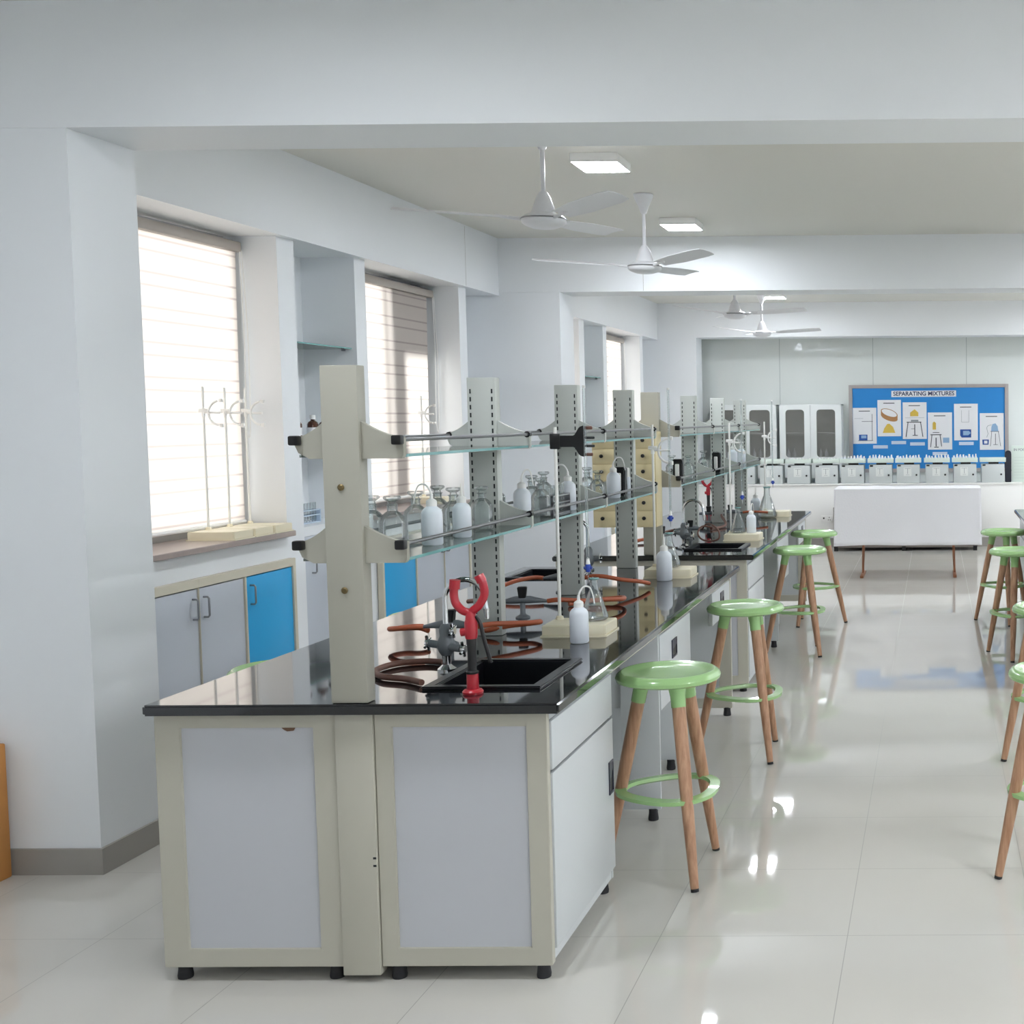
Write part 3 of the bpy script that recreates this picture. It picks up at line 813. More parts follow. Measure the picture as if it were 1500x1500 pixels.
def hose(label, pts, m=None, r=.0100):
    x, y, z = pts[0]
    o = MB().tube(spline([(p[0] - x, p[1] - y, p[2] - z) for p in pts], 7), r, 10).build('rubber_hose', m or M_hose)
    o.location = pts[0]
    return tag(o, label, 'hose', 'rubber gas hoses on the benches')
zt_ = .8562
hose('orange hose loop pointing left from the near gas tap', [(-1.889, 4.60, .912), (-1.93, 4.595, .912), (-1.99, 4.60, .905), (-2.03, 4.64, .897), (-2.0, 4.68, .893), (-1.94, 4.685, .893), (-1.90, 4.67, .885)])
hose('brown hose lying in a loop left of the near sink', [(-1.66, 4.20, zt_), (-1.73, 4.22, zt_), (-1.81, 4.18, zt_), (-1.83, 4.07, zt_), (-1.77, 3.97, zt_), (-1.68, 3.93, zt_), (-1.60, 3.87, zt_)], M_hosed)
hose('orange hose loop between the red eyewash and the first ivory stand', [(-1.69, 4.60, .911), (-1.65, 4.66, .91), (-1.55, 4.74, .90), (-1.52, 4.80, .895), (-1.56, 4.83, .885), (-1.64, 4.80, .88), (-1.72, 4.78, .866), (-1.76, 4.85, zt_)])
hose('orange hose arching from the rear gas tap towards the left', [(-1.882, 6.005, .912), (-1.93, 6.0, .915), (-2.0, 5.93, .905), (-2.06, 5.82, .88), (-2.10, 5.74, zt_)])
hose('thin brown hose running left from the middle gas tap', [(-1.822, 5.2, .912), (-1.87, 5.24, .918), (-1.93, 5.28, .91), (-1.99, 5.32, .90)], M_hosed)
hose('brown hose running right from the middle gas tap behind the flask', [(-1.627, 5.24, .911), (-1.58, 5.25, .915), (-1.50, 5.32, .90), (-1.42, 5.42, .89), (-1.38, 5.5, .88), (-1.41, 5.62, .87), (-1.52, 5.6, .862), (-1.62, 5.52, zt_)])
hose('orange hose trailing to the second ivory stand', [(-1.688, 5.955, .911), (-1.64, 5.95, .925), (-1.58, 5.95, .925), (-1.50, 5.98, .905), (-1.43, 6.06, .885), (-1.40, 6.12, .868)])
hose('brown coiled hose beside the second sink', [(-1.60, 8.62, .91), (-1.56, 8.55, .95), (-1.50, 8.42, .96), (-1.44, 8.33, .93), (-1.43, 8.30, .88), (-1.48, 8.32, .86), (-1.56, 8.40, .862), (-1.60, 8.46, .90), (-1.58, 8.52, .94), (-1.52, 8.56, .93)], M_hosed, .006)
hose('brown hose lying behind the second gooseneck tap', [(-1.77, 8.62, .91), (-1.83, 8.60, .90), (-1.90, 8.5, .88), (-1.96, 8.4, .865), (-2.0, 8.25, zt_)], M_hosed)
hose('dark red hose at the near end of the second bench', [(-1.82, 8.07, .908), (-1.84, 8.02, .905), (-1.90, 7.95, .90), (-1.98, 7.9, .89)], M_hose)
hose('orange hose pointing right from the far gas tap', [(-1.556, 10.165, .911), (-1.50, 10.18, .915), (-1.43, 10.2, .912), (-1.36, 10.22, .905)])
hose('brown hose lying between the two far gas taps', [(-1.70, 10.0, .911), (-1.68, 9.9, .90), (-1.62, 9.7, .87), (-1.60, 9.5, zt_), (-1.66, 9.3, zt_)], M_hosed)

# ------------------------------------------------------------------ stands, burettes, flasks, wash bottles
def stand_parts(t, arms='arc', h=.75):
    b = MB(); b.prism([(-.125, -.10), (.10, -.10), (.125, -.09), (.125, .10), (-.10, .10), (-.125, .08)], 0, .006, 'z'); b.prism([(-.12, -.095), (.098, -.095), (.119, -.086), (.119, .095), (-.098, .095), (-.12, .076)], .006, .045, 'z', .003)
    b.lathe([(0, .044), (.016, .044), (.014, .056), (.009, .06), (0, .06)], c=(-.095, .055, 0), n=14); b.build('base', M_ivory, t)
    MB().tube([(-.095, .055, .05), (-.095, .055, .045 + h)], .0065, 12).build('rod', M_rod, t)
    if arms == 'black':
        z = .74; c = MB()
        c.box(-.115, -.075, .045, .065, z - .03, z + .03, .004)
        c.prism([(-.078, z - .022), (-.02, z - .022), (.0, z - .055), (.02, z - .062), (.02, z + .062), (.0, z + .055), (-.02, z + .022), (-.078, z + .022)], .046, .064, 'y', .003)
        c.build('double_clamp', M_black, t)
        f = MB().m(M_hosed); f.box(.018, .05, .05, .06, z + .045, z + .058, .003); f.box(.018, .05, .05, .06, z - .058, z - .045, .003)
        f.m(M_dark); f.box(.018, .058, .05, .06, z + .008, z + .018, .003); f.box(.018, .058, .05, .06, z - .024, z - .014, .003); f.build('clamp_jaw', M_black, t)
    elif arms == 'arc':
        z = .66; c = MB()
        c.box(-.118, -.072, .045, .065, z + .002, z + .022, .004); c.tube([(-.095, .055, z - .02), (-.095, .055, z + .012)], .010, 12)
        c.tube([(-.095, .055, z), (.0, .048, z - .002)], .006, 10)
        c.tube([(p[0], .044, p[2]) for p in arc(.0, z, .062, 100, 180, 8)], .006, 10); c.tube([(p[0], .044, p[2]) for p in arc(.0, z - .006, .062, 180, 260, 8)], .006, 10)
        c.box(-.004, .014, .036, .052, z + .052, z + .072, .003); c.box(-.004, .014, .036, .052, z - .078, z - .058, .003)
        c.build('burette_clamp', M_white, t)
def burette_stand(label, arms):
    t = thing('burette_stand', label, 'stand', (0, 0, 0), 0, 'burette stands with ivory bases')
    stand_parts(t, arms)
    return t
def burette(label, x, y, z0, z1):
    t = thing('burette', label, 'burette', (x, y, z0), 0, 'glass burettes held in clamps')
    h = z1 - z0
    MB().lathe([(.0045, .075), (.006, .082), (.0062, h), (.0052, h), (.0050, .084), (.0035, .078)], n=14).build('glass_tube', M_glass, t)
    s = MB().m(mat('blue_stopcock', (38, 70, 170), .35)); s.lathe([(0, .030), (.008, .032), (.012, .05), (.010, .062), (0, .063)], n=14)
    s.tube([(-.016, 0, .048), (.016, 0, .048)], .006, 10); s.m(M_white); s.lathe([(0, .06), (.009, .062), (.0055, .085), (0, .09)], n=12); s.build('stopcock', None, t)
    MB().lathe([(.0012, 0), (.0035, .03), (.0028, .03), (.0008, 0)], n=10).build('tip', M_glass, t)
    MB().lathe([(.0062, h - .01), (.0066, h - .005), (.0066, h), (.0062, h)], n=14).build('rim_mark', M_white, t)
    return t
def flask(label, loc, s=1.0):
    t = thing('conical_flask', label, 'flask', loc, 0, 'conical flasks on the stands')
    m = MB(); o = [(0, .002), (.044, .002), (.050, .006), (.052, .014), (.049, .026), (.024, .105), (.0165, .122), (.0155, .155), (.018, .162), (.0185, .165)]
    i = [(r - .0015, z) for r, z in o[::-1][1:-3]] + [(.046, .010), (0, .005)]
    m.lathe([(r * s, z * s) for r, z in o + i], n=28); m.build('glass_body', M_glass, t)
    MB().lathe([(r * s, z * s) for r, z in [(.0155, .159), (.0192, .161), (.0198, .165), (.0155, .166)]], n=24).build('lip', M_gedge, t)
    return t
def wash_bottle(label, loc, rz=0.0, s=1.0, arch=True):
    t = thing('wash_bottle', label, 'bottle', loc, rz, 'white plastic wash bottles')
    MB().lathe([(r * s, z * s) for r, z in [(0, 0), (.031, 0), (.0345, .005), (.0345, .103), (.033, .113), (.027, .123), (.018, .130), (.0165, .134), (0, .134)]], n=28).build('bottle', M_plas, t)
    MB().lathe([(r * s, z * s) for r, z in [(0, .131), (.0175, .132), (.0175, .149), (.014, .153), (.006, .158), (.0045, .175), (0, .176)]], n=22).build('cap', M_white, t)
    if arch:
        pts = spline([(0, 0, .165), (.004, 0, .185), (.02, 0, .205), (.042, 0, .202), (.054, 0, .175), (.060, 0, .14)], 6)
        MB().tube([p * s for p in pts], [(.0042 - .002 * k / (len(pts) - 1)) * s for k in range(len(pts))], 8).build('spout', M_white, t)
    else:
        MB().lathe([(r * s, z * s) for r, z in [(0, .17), (.005, .172), (.0018, .205), (0, .206)]], n=10).build('spout', M_white, t)
    return t
ZW = .845
s1 = burette_stand('ivory burette stand with black double clamp, nearest on the bench', 'black'); s1.location = (-1.375, 4.83, ZW)
s2 = burette_stand('ivory burette stand with white clamp at the far end of the near bench', 'arc'); s2.location = (-1.388, 6.575, ZW)
dup(s2, (-1.305, 8.55, ZW), 0, 'ivory burette stand right behind the second sink')
dup(s2, (-1.345, 10.62, ZW), 0, 'ivory burette stand farthest along the second bench')
burette('burette in the black double clamp of the nearest stand', -1.352, 4.875, 1.045, 1.80)
burette('burette over the flask at the end of the near bench', -1.392, 6.61, 1.10, 1.83)
burette('burette on the stand behind the second sink', -1.315, 8.585, 1.085, 1.80)
burette('burette on the farthest stand of the second bench', -1.372, 10.655, 1.08, 1.82)
flask('conical flask on the nearest ivory base, under the blue stopcock', (-1.325, 4.855, ZW + .046), 1.0)
flask('conical flask on the second ivory base', (-1.40, 6.60, ZW + .046), 1.1)
flask('conical flask on the ivory base behind the second sink', (-1.345, 8.57, ZW + .046), 1.05)
flask('large conical flask beside the farthest ivory base', (-1.395, 10.44, ZW + .001), 1.55)
wash_bottle('white wash bottle in front of the nearest ivory stand', (-1.318, 4.615, ZW + .001), math.radians(35), 1.0)
wash_bottle('white wash bottle in front of the second ivory stand', (-1.385, 6.40, ZW + .001), math.radians(80), 1.15, False)
wash_bottle('white wash bottle standing on the base behind the second sink', (-1.255, 8.57, ZW + .046), math.radians(80), .95)
wash_bottle('white wash bottle at the far end of the second bench', (-1.50, 10.52, ZW + .001), 0, 1.2, False)

# stands on the window sill
SST = [(-3.725, 6.53, 'ivory stand on the sill of the first window, left one'), (-3.725, 6.733, 'middle one of three ivory stands on the first window sill'), (-3.725, 6.936, 'right one of three ivory stands on the first sill, by the reveal')]
for x, y, lb in SST: dup(s2, (x, y, 1.061), 0, lb, 'ivory stands on the window sills')
dup(s2, (-3.725, 9.34, 1.061), 0, 'ivory stand with arc clamp on the second window sill', 'ivory stands on the window sills')

# ------------------------------------------------------------------ glassware on the lower rack shelf
ZS = 1.2685
def reagent_bottle(label, loc, s=1.0, stopper=True, wide=False):
    t = thing('reagent_bottle', label, 'bottle', loc, 0, 'clear glass reagent bottles on the racks')
    R = .040
    nk = .022 if wide else .015
    o = [(0, .001), (R - .004, .001), (R, .005), (R, .090), (R - .004, .102), (nk + .008, .116), (nk, .122), (nk, .138), (nk + .005, .142)]
    i = [(nk + .001, .142), (nk - .002, .136), (nk - .002, .121), (R - .008, .100), (R - .003, .088), (R - .003, .008), (0, .006)]
    MB().lathe([(r * s, z * s) for r, z in o + i], n=24).build('glass_body', M_glass, t)
    if stopper:
        MB().lathe([(r * s, z * s) for r, z in [(0, .125), (nk - .003, .127), (nk - .002, .143), (nk - .004, .150), (nk + .009, .158), (nk + .011, .163), (nk + .007, .168), (0, .169)]], n=20).build('stopper', M_glass, t)
    return t
rb = reagent_bottle('clear bottle half hidden behind the near rack post', (-1.765, 3.93, ZS))
RB = [(-1.665, 3.85, 1.02, 'large clear bottle with mushroom stopper beside the near rack post'), (-1.725, 4.17, 1.0, 'clear bottle behind the first upright wash bottle on the near shelf'),
      (-1.79, 4.52, 1.0, 'clear bottle behind the two near wash bottles, at the back edge'), (-1.675, 4.37, 1.0, 'round shouldered clear bottle with flat stopper before the second post'),
      (-1.66, 4.60, .95, 'clear bottle closest to the left of the second rack post'),
      (-1.79, 5.12, .95, 'clear bottle right behind the second rack post'), (-1.70, 5.30, 1.0, 'clear bottle behind the arched wash bottle in the middle bay'),
      (-1.63, 5.20, .95, 'clear bottle just right of the arched wash bottle'), (-1.76, 5.66, 1.0, 'clear bottle in front of the third rack post, rear'), 
      (-1.70, 6.15, 1.0, 'clear bottle left in the last bay of the near rack'), (-1.63, 6.08, .92, 'front clear bottle in the last bay of the near rack'),
      (-1.69, 8.10, 1.0, 'clear bottle in the first bay of the second rack, rear'), (-1.62, 8.28, .95, 'clear bottle in the first bay of the second rack, front'),
      (-1.68, 9.15, 1.0, 'clear bottle in the middle bay of the second rack'), (-1.66, 9.55, .9, 'clear bottle right of the black dispenser, second rack')]
for x, y, s, lb in RB:
    c = dup(rb, (x, y, ZS), random.uniform(0, 6), lb); c.scale = (s, s, s)
wash_bottle('pointed white wash bottle, first on the near shelf', (-1.622, 4.045, ZS), math.radians(180), .95)
wash_bottle('second white wash bottle on the near shelf, short of the post', (-1.625, 4.31, ZS), 0, .9, False)
wash_bottle('white wash bottle with a high arched tube in the middle bay', (-1.643, 5.0, ZS), math.radians(60), .98)
wash_bottle('white wash bottle left of the third rack post', (-1.625, 5.57, ZS), math.radians(200), .98)
wash_bottle('white wash bottle with long bent tube before the drawer cabinet', (-1.64, 6.42, ZS), math.radians(10), 1.0)
wash_bottle('milky wash bottle in the last bay of the second rack, left', (-1.66, 10.35, ZS), 0, 1.1)
wash_bottle('milky wash bottle in the last bay of the second rack, right', (-1.63, 10.62, ZS), math.radians(160), 1.1)

def tube_rack(label, loc, rz=0.0, m=None):
    t = thing('test_tube_rack', label, 'test tube rack', loc, rz, 'test tube racks with tubes')
    r = MB()
    for z in (0.0, .045, .075):
        hol = [] if z == 0 else [(-.105 + k * .035 - .009, -.105 + k * .035 + .009, -.009, .009) for k in range(7)]
        r.slab(-.125, .125, -.028, .028, z, z + .006, holes=hol)
    for x in (-.125, .119): r.box(x, x + .006, -.028, .028, 0, .081)
    r.build('rack_body', m or M_steel, t)
    for k in range(7):
        x = -.105 + k * .035
        MB().lathe([(0, .006), (.005, .009), (.0075, .016), (.0075, .12), (.0085, .122), (.0068, .122), (.0066, .018), (0, .010)], c=(x, 0, 0), n=12).build('test_tube', M_glass, t)
    return t
tube_rack('steel test tube rack on the near rack shelf, middle bay', (-1.625, 5.38, ZS), PI / 2)
mb_ = mat('pale_blue_rack', (206, 222, 238), .4)
tr2 = tube_rack('pale blue test tube rack at the bottom of the near niche', (-3.80, 7.58, 1.056), PI / 2, mb_)

def black_bottle(label, loc):
    t = thing('dispenser_bottle', label, 'bottle', loc, 0, 'black dispenser bottles on the racks')
    MB().prism([(-.032, 0), (.032, 0), (.034, .05), (.026, .09), (.034, .125), (.034, .15), (-.034, .15), (-.034, .14), (-.02, .12), (-.03, .07)], -.03, .03, 'x', .006).build('body', M_black, t)
    MB().box(-.012, .012, -.05, -.028, .03, .12, .004).build('white_label', M_white, t)
    return t
bb = black_bottle('black bottle behind the bent tube wash bottle on the near rack', (-1.655, 6.62, ZS))
dup(bb, (-1.60, 7.86, ZS), 0, 'black dispenser at the front corner of the second rack')
dup(bb, (-1.62, 9.36, ZS), 0, 'black dispenser in the middle bay of the second rack')
def tall_tube(label, loc):
    t = thing('white_cap_tube', label, 'tube', loc)
    MB().lathe([(0, 0), (.019, 0), (.02, .004), (.02, .09), (0, .09)], n=18).build('tube_body', M_plas, t)
    MB().lathe([(0, .09), (.016, .09), (.016, .135), (.012, .14), (0, .14)], n=16).build('cap', M_white, t)
tall_tube('slim white capped tube at the end of the near rack shelf', (-1.66, 6.78, ZS))

# niche shelf bottles
def brown_bottle(label, loc, cap, s=1.0):
    t = thing('brown_bottle', label, 'bottle', loc, 0, 'small brown bottles in the niche')
    MB().lathe([(r * s, z * s) for r, z in [(0, 0), (.03, 0), (.032, .004), (.032, .085), (.026, .098), (.012, .108), (.012, .12), (0, .12)]], n=20).build('glass_body', M_brown, t)
    MB().lathe([(r * s, z * s) for r, z in [(0, .115), (.016, .115), (.016, .14), (0, .142)]], n=16).build('cap', cap, t)
    MB().lathe([(r * s, z * s) for r, z in [(.0323, .02), (.0325, .021), (.0325, .065), (.0323, .066)]], n=20).build('paper_label', M_paper, t)
brown_bottle('brown bottle with black cap in the near niche', (-3.76, 7.42, 1.569), M_black)
brown_bottle('brown bottle with white cap, middle of the near niche shelf', (-3.74, 7.58, 1.569), M_white)
brown_bottle('brown bottle with white cap closest to the rack post', (-3.74, 7.72, 1.569), M_white, .95)
wash_bottle('tall milky bottle at the left end of the niche shelf', (-3.76, 7.31, 1.569), 0, 1.25, False)

# ------------------------------------------------------------------ beige drawer cabinet on the second rack's end post
t = thing('hanging_drawer_cabinet', 'beige steel drawer cabinet with black knobs between the two racks', 'cabinet', (-1.835, 7.435, 1.03))
MB().box(-.188, .188, 0, .1575, 0, .565, .003).build('carcass', M_beige, t)
for c in (0, 1):
    for r in range(6):
        x0 = -.183 + c * .185
        q = MB().box(x0, x0 + .180, -.008, .001, .008 + r * .092, .095 + r * .092, .002).build('drawer', M_beige, t)
        MB().lathe([(0, 0), (.006, 0), (.006, .006), (.011, .010), (.011, .018), (.006, .021), (0, .021)], c=((x0 + .055 if c == 0 else x0 + .115), -.008, .055 + r * .092), n=14, mx=Matrix.Rotation(PI / 2, 3, 'X')).build('knob', M_black, q)
MB().box(-.04, -.012, -.014, -.008, .035, .065, .003).build('lock_plate', M_black, t)

# ------------------------------------------------------------------ far end: counter, boxes, trays, cabinets, board
t = thing('counter', 'long white counter across the end of the room', 'counter', (0, 16.2, 0))
MB().box(-3.04, 4.9, 0, .30, .12, .80, .003).build('front_panel', M_white, t)
MB().box(-3.06, 4.95, -.012, .31, .80, .822, .004).build('top', M_white, t)
MB().box(-3.0, 4.9, .008, .29, 0.0, .12).build('plinth', M_skirt, t)
t = thing('wall_socket', 'white socket plate on the counter front left of the draped table', 'socket', (-1.395, 16.199, .37))
MB().box(-.075, .075, -.010, 0, -.045, .045, .003).build('plate', M_white, t)
MB().m(M_dark).box(-.05, -.03, -.0115, -.009, .0, .02).build('switch', M_dark, t)
s_ = MB().m(M_dark)
for dx, dz in ((.03, .02), (.018, -.012), (.042, -.012)): s_.box(dx - .005, dx + .005, -.0112, -.009, dz - .005, dz + .005)
s_.build('socket_holes', M_dark, t)

def locker_box(label, paper=True):
    t = thing('locker_box', label, 'box', (0, 0, 0), 0, 'grey locker boxes on the counter')
    MB().box(-.148, .148, 0, .27, 0, .238, .004).build('case', M_locker, t)
    d = MB().box(-.143, .143, -.008, .001, .004, .232, .003).build('door', M_locker, t)
    MB().lathe([(0, 0), (.012, 0), (.013, .01), (.010, .016), (0, .016)], c=(.105, -.008, .105), n=14, mx=Matrix.Rotation(PI / 2, 3, 'X')).build('knob', M_black, d)
    MB().box(-.135, -.095, -.014, -.008, .215, .234, .003).build('latch', M_black, t)
    if paper:
        p = MB().m(mat('paper_note', (226, 230, 228), .7)); p.box(-.06, .04, -.0095, -.008, .09, .20)
        p.m(M_inkg); p.box(-.045, .03, -.0102, -.0094, .185, .189); p.box(-.012, -.006, -.0102, -.0094, .12, .186); p.box(-.03, .015, -.0102, -.0094, .105, .108)
        p.build('paper_note', None, t)
    h = MB().m(M_black); h.box(-.055, .075, .02, .10, .238, .262, .004); h.build('carry_handle', M_black, t)
    return t
def tray(label, wide):
    t = thing('tray', label, 'tray', (0, 0, 0), 0, 'white trays on the locker boxes')
    m = MB(); m.box(-wide, wide, -.01, .23, .0, .012); m.box(-wide, wide, -.016, -.008, 0, .055, .002); m.box(-wide, wide, .222, .23, 0, .055); m.box(-wide, -wide + .008, -.01, .23, 0, .055); m.box(wide - .008, wide, -.01, .23, 0, .055)
    m.build('tray_body', M_pale, t)
    return t
BXS = [-2.83, -2.467, -2.11, -1.757, -1.396, -1.06, -.70, -.343, .026, .385, .745]
where = ['behind the far rack posts', 'behind the last rack post', 'behind the farthest burette', 'below the double glass cabinet, left', 'below the double glass cabinet, right', 'under the left edge of the board', 'under the sieve poster', 'under the yellow heap poster', 'under the low centre poster', 'under the blue bath poster', 'at the right end, without a note']
lb0 = None
for i, x in enumerate(BXS):
    lab = 'grey locker box ' + where[i]
    if i == len(BXS) - 1:
        o = locker_box('plain beige locker box at the right end of the row', False); o.location = (x, 16.225, .8225)
    elif lb0 is None: lb0 = locker_box(lab); lb0.location = (x, 16.225, .8225)
    else: dup(lb0, (x, 16.225, .8225), 0, lab)
tr0 = None
vial = None
for i, x in enumerate(BXS):
    lab = 'white tray ' + where[i]
    if tr0 is None: tr0 = tray(lab, .166); tr0.location = (x, 16.225, 1.0855)
    else: dup(tr0, (x, 16.225, 1.0855), 0, lab)
    if 3 <= i <= 9:
        glab = 'small white bottle in the tray ' + where[i]
        for r in range(2):
            for k in range(8):
                px = x - .14 + k * .04 + random.uniform(-.006, .006); py = 16.275 + r * .07
                if i < 5 and (k + r) % 2: continue
                s = random.uniform(.85, 1.2) * (.7 if i < 5 else 1)
                if vial is None:
                    vial = thing('small_bottle', glab, 'bottle', (px, py, 1.098), 0, 'small white bottles in the trays')
                    MB().lathe([(0, 0), (.013, 0), (.014, .004), (.014, .05), (.009, .058), (0, .058)], n=10).build('body', M_plas, vial)
                    MB().lathe([(0, .056), (.0095, .056), (.0085, .076), (0, .077)], n=10).build('cap', M_white, vial); o = vial
                else: o = dup(vial, (px, py, 1.098), 0, glab)
                o.scale = (1, 1, s)
                o['label'] = glab; o['group'] = 'small white bottles in the tray ' + where[i]
o = MB()
for k in range(4): o.box(-.10 + .006 * k, .09 + .004 * k, -.08, .08, .001 + k * .004, .004 + k * .004, rot=Matrix.Rotation(.06 * k, 3, 'Z'))
o = o.build('paper_pile', M_paper); o.location = (.745, 16.33, 1.142); tag(o, 'loose pile of papers on the last tray, right end', 'papers')
o.location.z = 1.0985 + .0
t = thing('black_case', 'tall rounded black case beside the last locker box', 'case', (.945, 16.33, .8225))
pts = [(-.038, 0), (.038, 0), (.040, .36)] + [(.040 * math.cos(a), .375 + .035 * math.sin(a)) for a in (.5, 1.0, 1.57, 2.14, 2.64)] + [(-.040, .36)]
MB().prism(pts, -.06, .06, 'y', .004).build('shell', mat('black_vinyl', (30, 32, 44), .35), t)
MB().box(.038, .046, -.01, .01, .14, .16).build('zip_tab', M_steel, t)
t = thing('notice_sheet', 'pale green notice leaning at the right edge of the counter', 'notice', (1.14, 16.30, .8225))
MB().box(-.15, .15, 0, .012, 0, .47, .003).build('sheet', M_pale, t)
text('IN FOC', .045, (-.05, -.001, .415), M_inkg, t, bold=.001)
s_ = MB()
for k in range(8): s_.box(-.12, .13, -.0012, .0, .05 + k * .038, .053 + k * .038)
s_.build('printed_lines', mat('faint_print', (186, 200, 194), .6), t)

# glass-door cabinets on the back wall
def glass_cabinet(label, x0, w_):
    t = thing('display_cabinet', label, 'cabinet', (x0 + w_ / 2, 16.85, 0), 0, 'white glass door cabinets at the back wall')
    h = w_ / 2; M_ = mat('white_steel', (232, 236, 236), .35)
    c = MB(); c.box(-h, -h + .02, 0, .37, 0, 1.85); c.box(h - .02, h, 0, .37, 0, 1.85); c.box(-h, h, 0, .37, 1.83, 1.85, .002); c.box(-h, h, 0, .37, .05, .07); c.box(-h, h, .36, .372, .05, 1.84); c.box(-h, h, .01, .37, .84, .86)
    c.build('carcass', M_, t)
    MB().box(-h + .02, h - .02, .02, .36, 1.46, 1.475).build('inner_shelf', M_, t); MB().box(-h + .02, h - .02, .02, .36, 1.13, 1.145).build('inner_shelf', M_, t)
    for sx in (-1, 1):
        a, b = (-h + .004, -.002) if sx < 0 else (.002, h - .004)
        ia, ib = a + .08, b - .08
        # door with a rounded window
        m = MB(); zo0, zo1, zi0, zi1 = .87, 1.835, 1.145, 1.78; r = .045
        outer, inner = [], []
        for (cx, cz, a0, ox, oz) in ((ib - r, zi1 - r, 0, b, zo1), (ia + r, zi1 - r, 90, a, zo1), (ia + r, zi0 + r, 180, a, zo0), (ib - r, zi0 + r, 270, b, zo0)):
            for k in range(5):
                an = math.radians(a0 + 22.5 * k); inner.append((cx + r * math.cos(an), cz + r * math.sin(an))); outer.append((ox, oz))
        for y in (-.018, 0.0):
            vi = [m.bm.verts.new((p[0], y, p[1])) for p in inner]
            co = {}
            vo = [co.setdefault(p, None) or co.__setitem__(p, m.bm.verts.new((p[0], y, p[1]))) or co[p] for p in outer]
            N = len(vi)
            for k in range(N):
                q = [vi[k], vi[(k + 1) % N], vo[(k + 1) % N], vo[k]]
                if vo[k] is vo[(k + 1) % N]: q = q[:3]
                m.bm.faces.new(q)
            if y < -.01: f_i, f_o = vi, vo
            else:
                for k in range(N):
                    m.bm.faces.new((f_i[k], f_i[(k + 1) % N], vi[(k + 1) % N], vi[k]))
                    if f_o[k] is not f_o[(k + 1) % N]: m.bm.faces.new((f_o[k], f_o[(k + 1) % N], vo[(k + 1) % N], vo[k]))
        d = m.build('door', M_, t)
        MB().box(ia - .005, ib + .005, -.010, -.006, zi0 - .005, zi1 + .005).build('glass', M_cabglass, d)
        MB().box(-.012 * sx - .012 + .012 * sx, .012, -.03, -.018, 1.2, 1.26, .003).build('handle', M_steel, d) if False else None
    for x in (-h + .10, -h + .18, .12, .2):
        MB().lathe([(0, 1.146), (.025, 1.146), (.026, 1.20), (.010, 1.235), (.010, 1.26), (.014, 1.265), (0, 1.266)], c=(x, .12, 0), n=14).build('stored_bottle', M_plas, t)
    MB().box(-h + .16, -h + .24, .02, .05, 1.735, 1.75).build('inner_lamp', M_white, t)
    return t
glass_cabinet('white cabinet with two glass doors beside the blue board', -2.07, .83)
glass_cabinet('white glass door cabinet partly behind the rack posts', -2.99, .88)

# notice board
t = thing('notice_board', 'blue notice board with grey frame on the back wall', 'notice board', (-.08, 17.235, 1.52))
MB().slab(-1.085, 1.085, -.60, .59, -.035, 0, holes=[(-1.035, 1.035, -.55, .545)], axis='y', bev=.003).build('frame', M_bframe, t)
MB().box(-1.04, 1.04, -.018, -.002, -.555, .55).build('felt', M_board, t)
tt = thing('title_banner', 'white banner reading SEPARATING MIXTURES on the blue board', 'banner', (-.145, 17.213, 1.985))
MB().box(-.44, .44, 0, .003, -.042, .042).build('strip', M_paper, tt)
text('SEPARATING MIXTURES', .078, (0, -.001, 0), mat('title_ink', (60, 66, 100), .6), tt, bold=.0018)
def poster(label, x0, x1, z0, z1, draw):
    t = thing('poster', label, 'poster', ((x0 + x1) / 2, 17.213, (z0 + z1) / 2), 0, 'diagram posters pinned to the blue board')
    a, b = (x1 - x0) / 2, (z1 - z0) / 2
    MB().box(-a, a, 0, .003, -b, b).build('sheet', M_paper, t)
    h = MB(); h.box(-a * .5, a * .45, -.0012, 0, b * .80, b * .84); h.build('heading', M_ink, t)
    for dr in (draw if isinstance(draw, tuple) else (draw,)):
        m = MB(); dr(m); m.build('diagram', None, t)
    return t
def ln(m, x0, z0, x1, z1, w_=.006):
    m.tube([(x0, -.001, z0), (x1, -.001, z1)], w_ / 2, 6)
def d_stand(m):
    m.m(M_ink); ln(m, .10, .16, .10, -.20); ln(m, -.09, -.20, .11, -.20); ln(m, -.04, .06, .11, .06); m.m(M_inkb); m.box(-.08, .035, -.002, 0, -.20, -.12); m.m(M_inklb); m.box(-.05, .02, -.0026, -.001, -.17, -.13); m.m(M_inkg); ln(m, -.14, .10, -.02, .10, .004)
def d_sieve(m):
    m.m(M_inkbr); 
    e = [(.12 * math.cos(k * PI / 12), .05 * math.sin(k * PI / 12)) for k in range(24)]
    def R(p, dz=0): a = -.35; return (p[0] * math.cos(a) - p[1] * math.sin(a) + .0, p[0] * math.sin(a) + p[1] * math.cos(a) + .07 + dz)
    lo = [R(e[k], -.05) for k in range(12, 25 - 1)] + [R(e[0], -.05)]
    m.prism([R(p) for p in (e[0:13])][::-1] + lo[0:] if False else [R(e[k % 24]) for k in range(0, 13)] + [R(e[k % 24], -.055) for k in range(12, 25)], -.002, 0, 'y')
    m.m(M_paper); m.prism([R((p[0] * .9, p[1] * .85)) for p in e], -.003, -.001, 'y')
    m.m(M_inky); m.prism([(-.09, -.20), (.08, -.20), (.05, -.12), (.0, -.075), (-.03, -.08), (-.07, -.14)], -.002, 0, 'y')
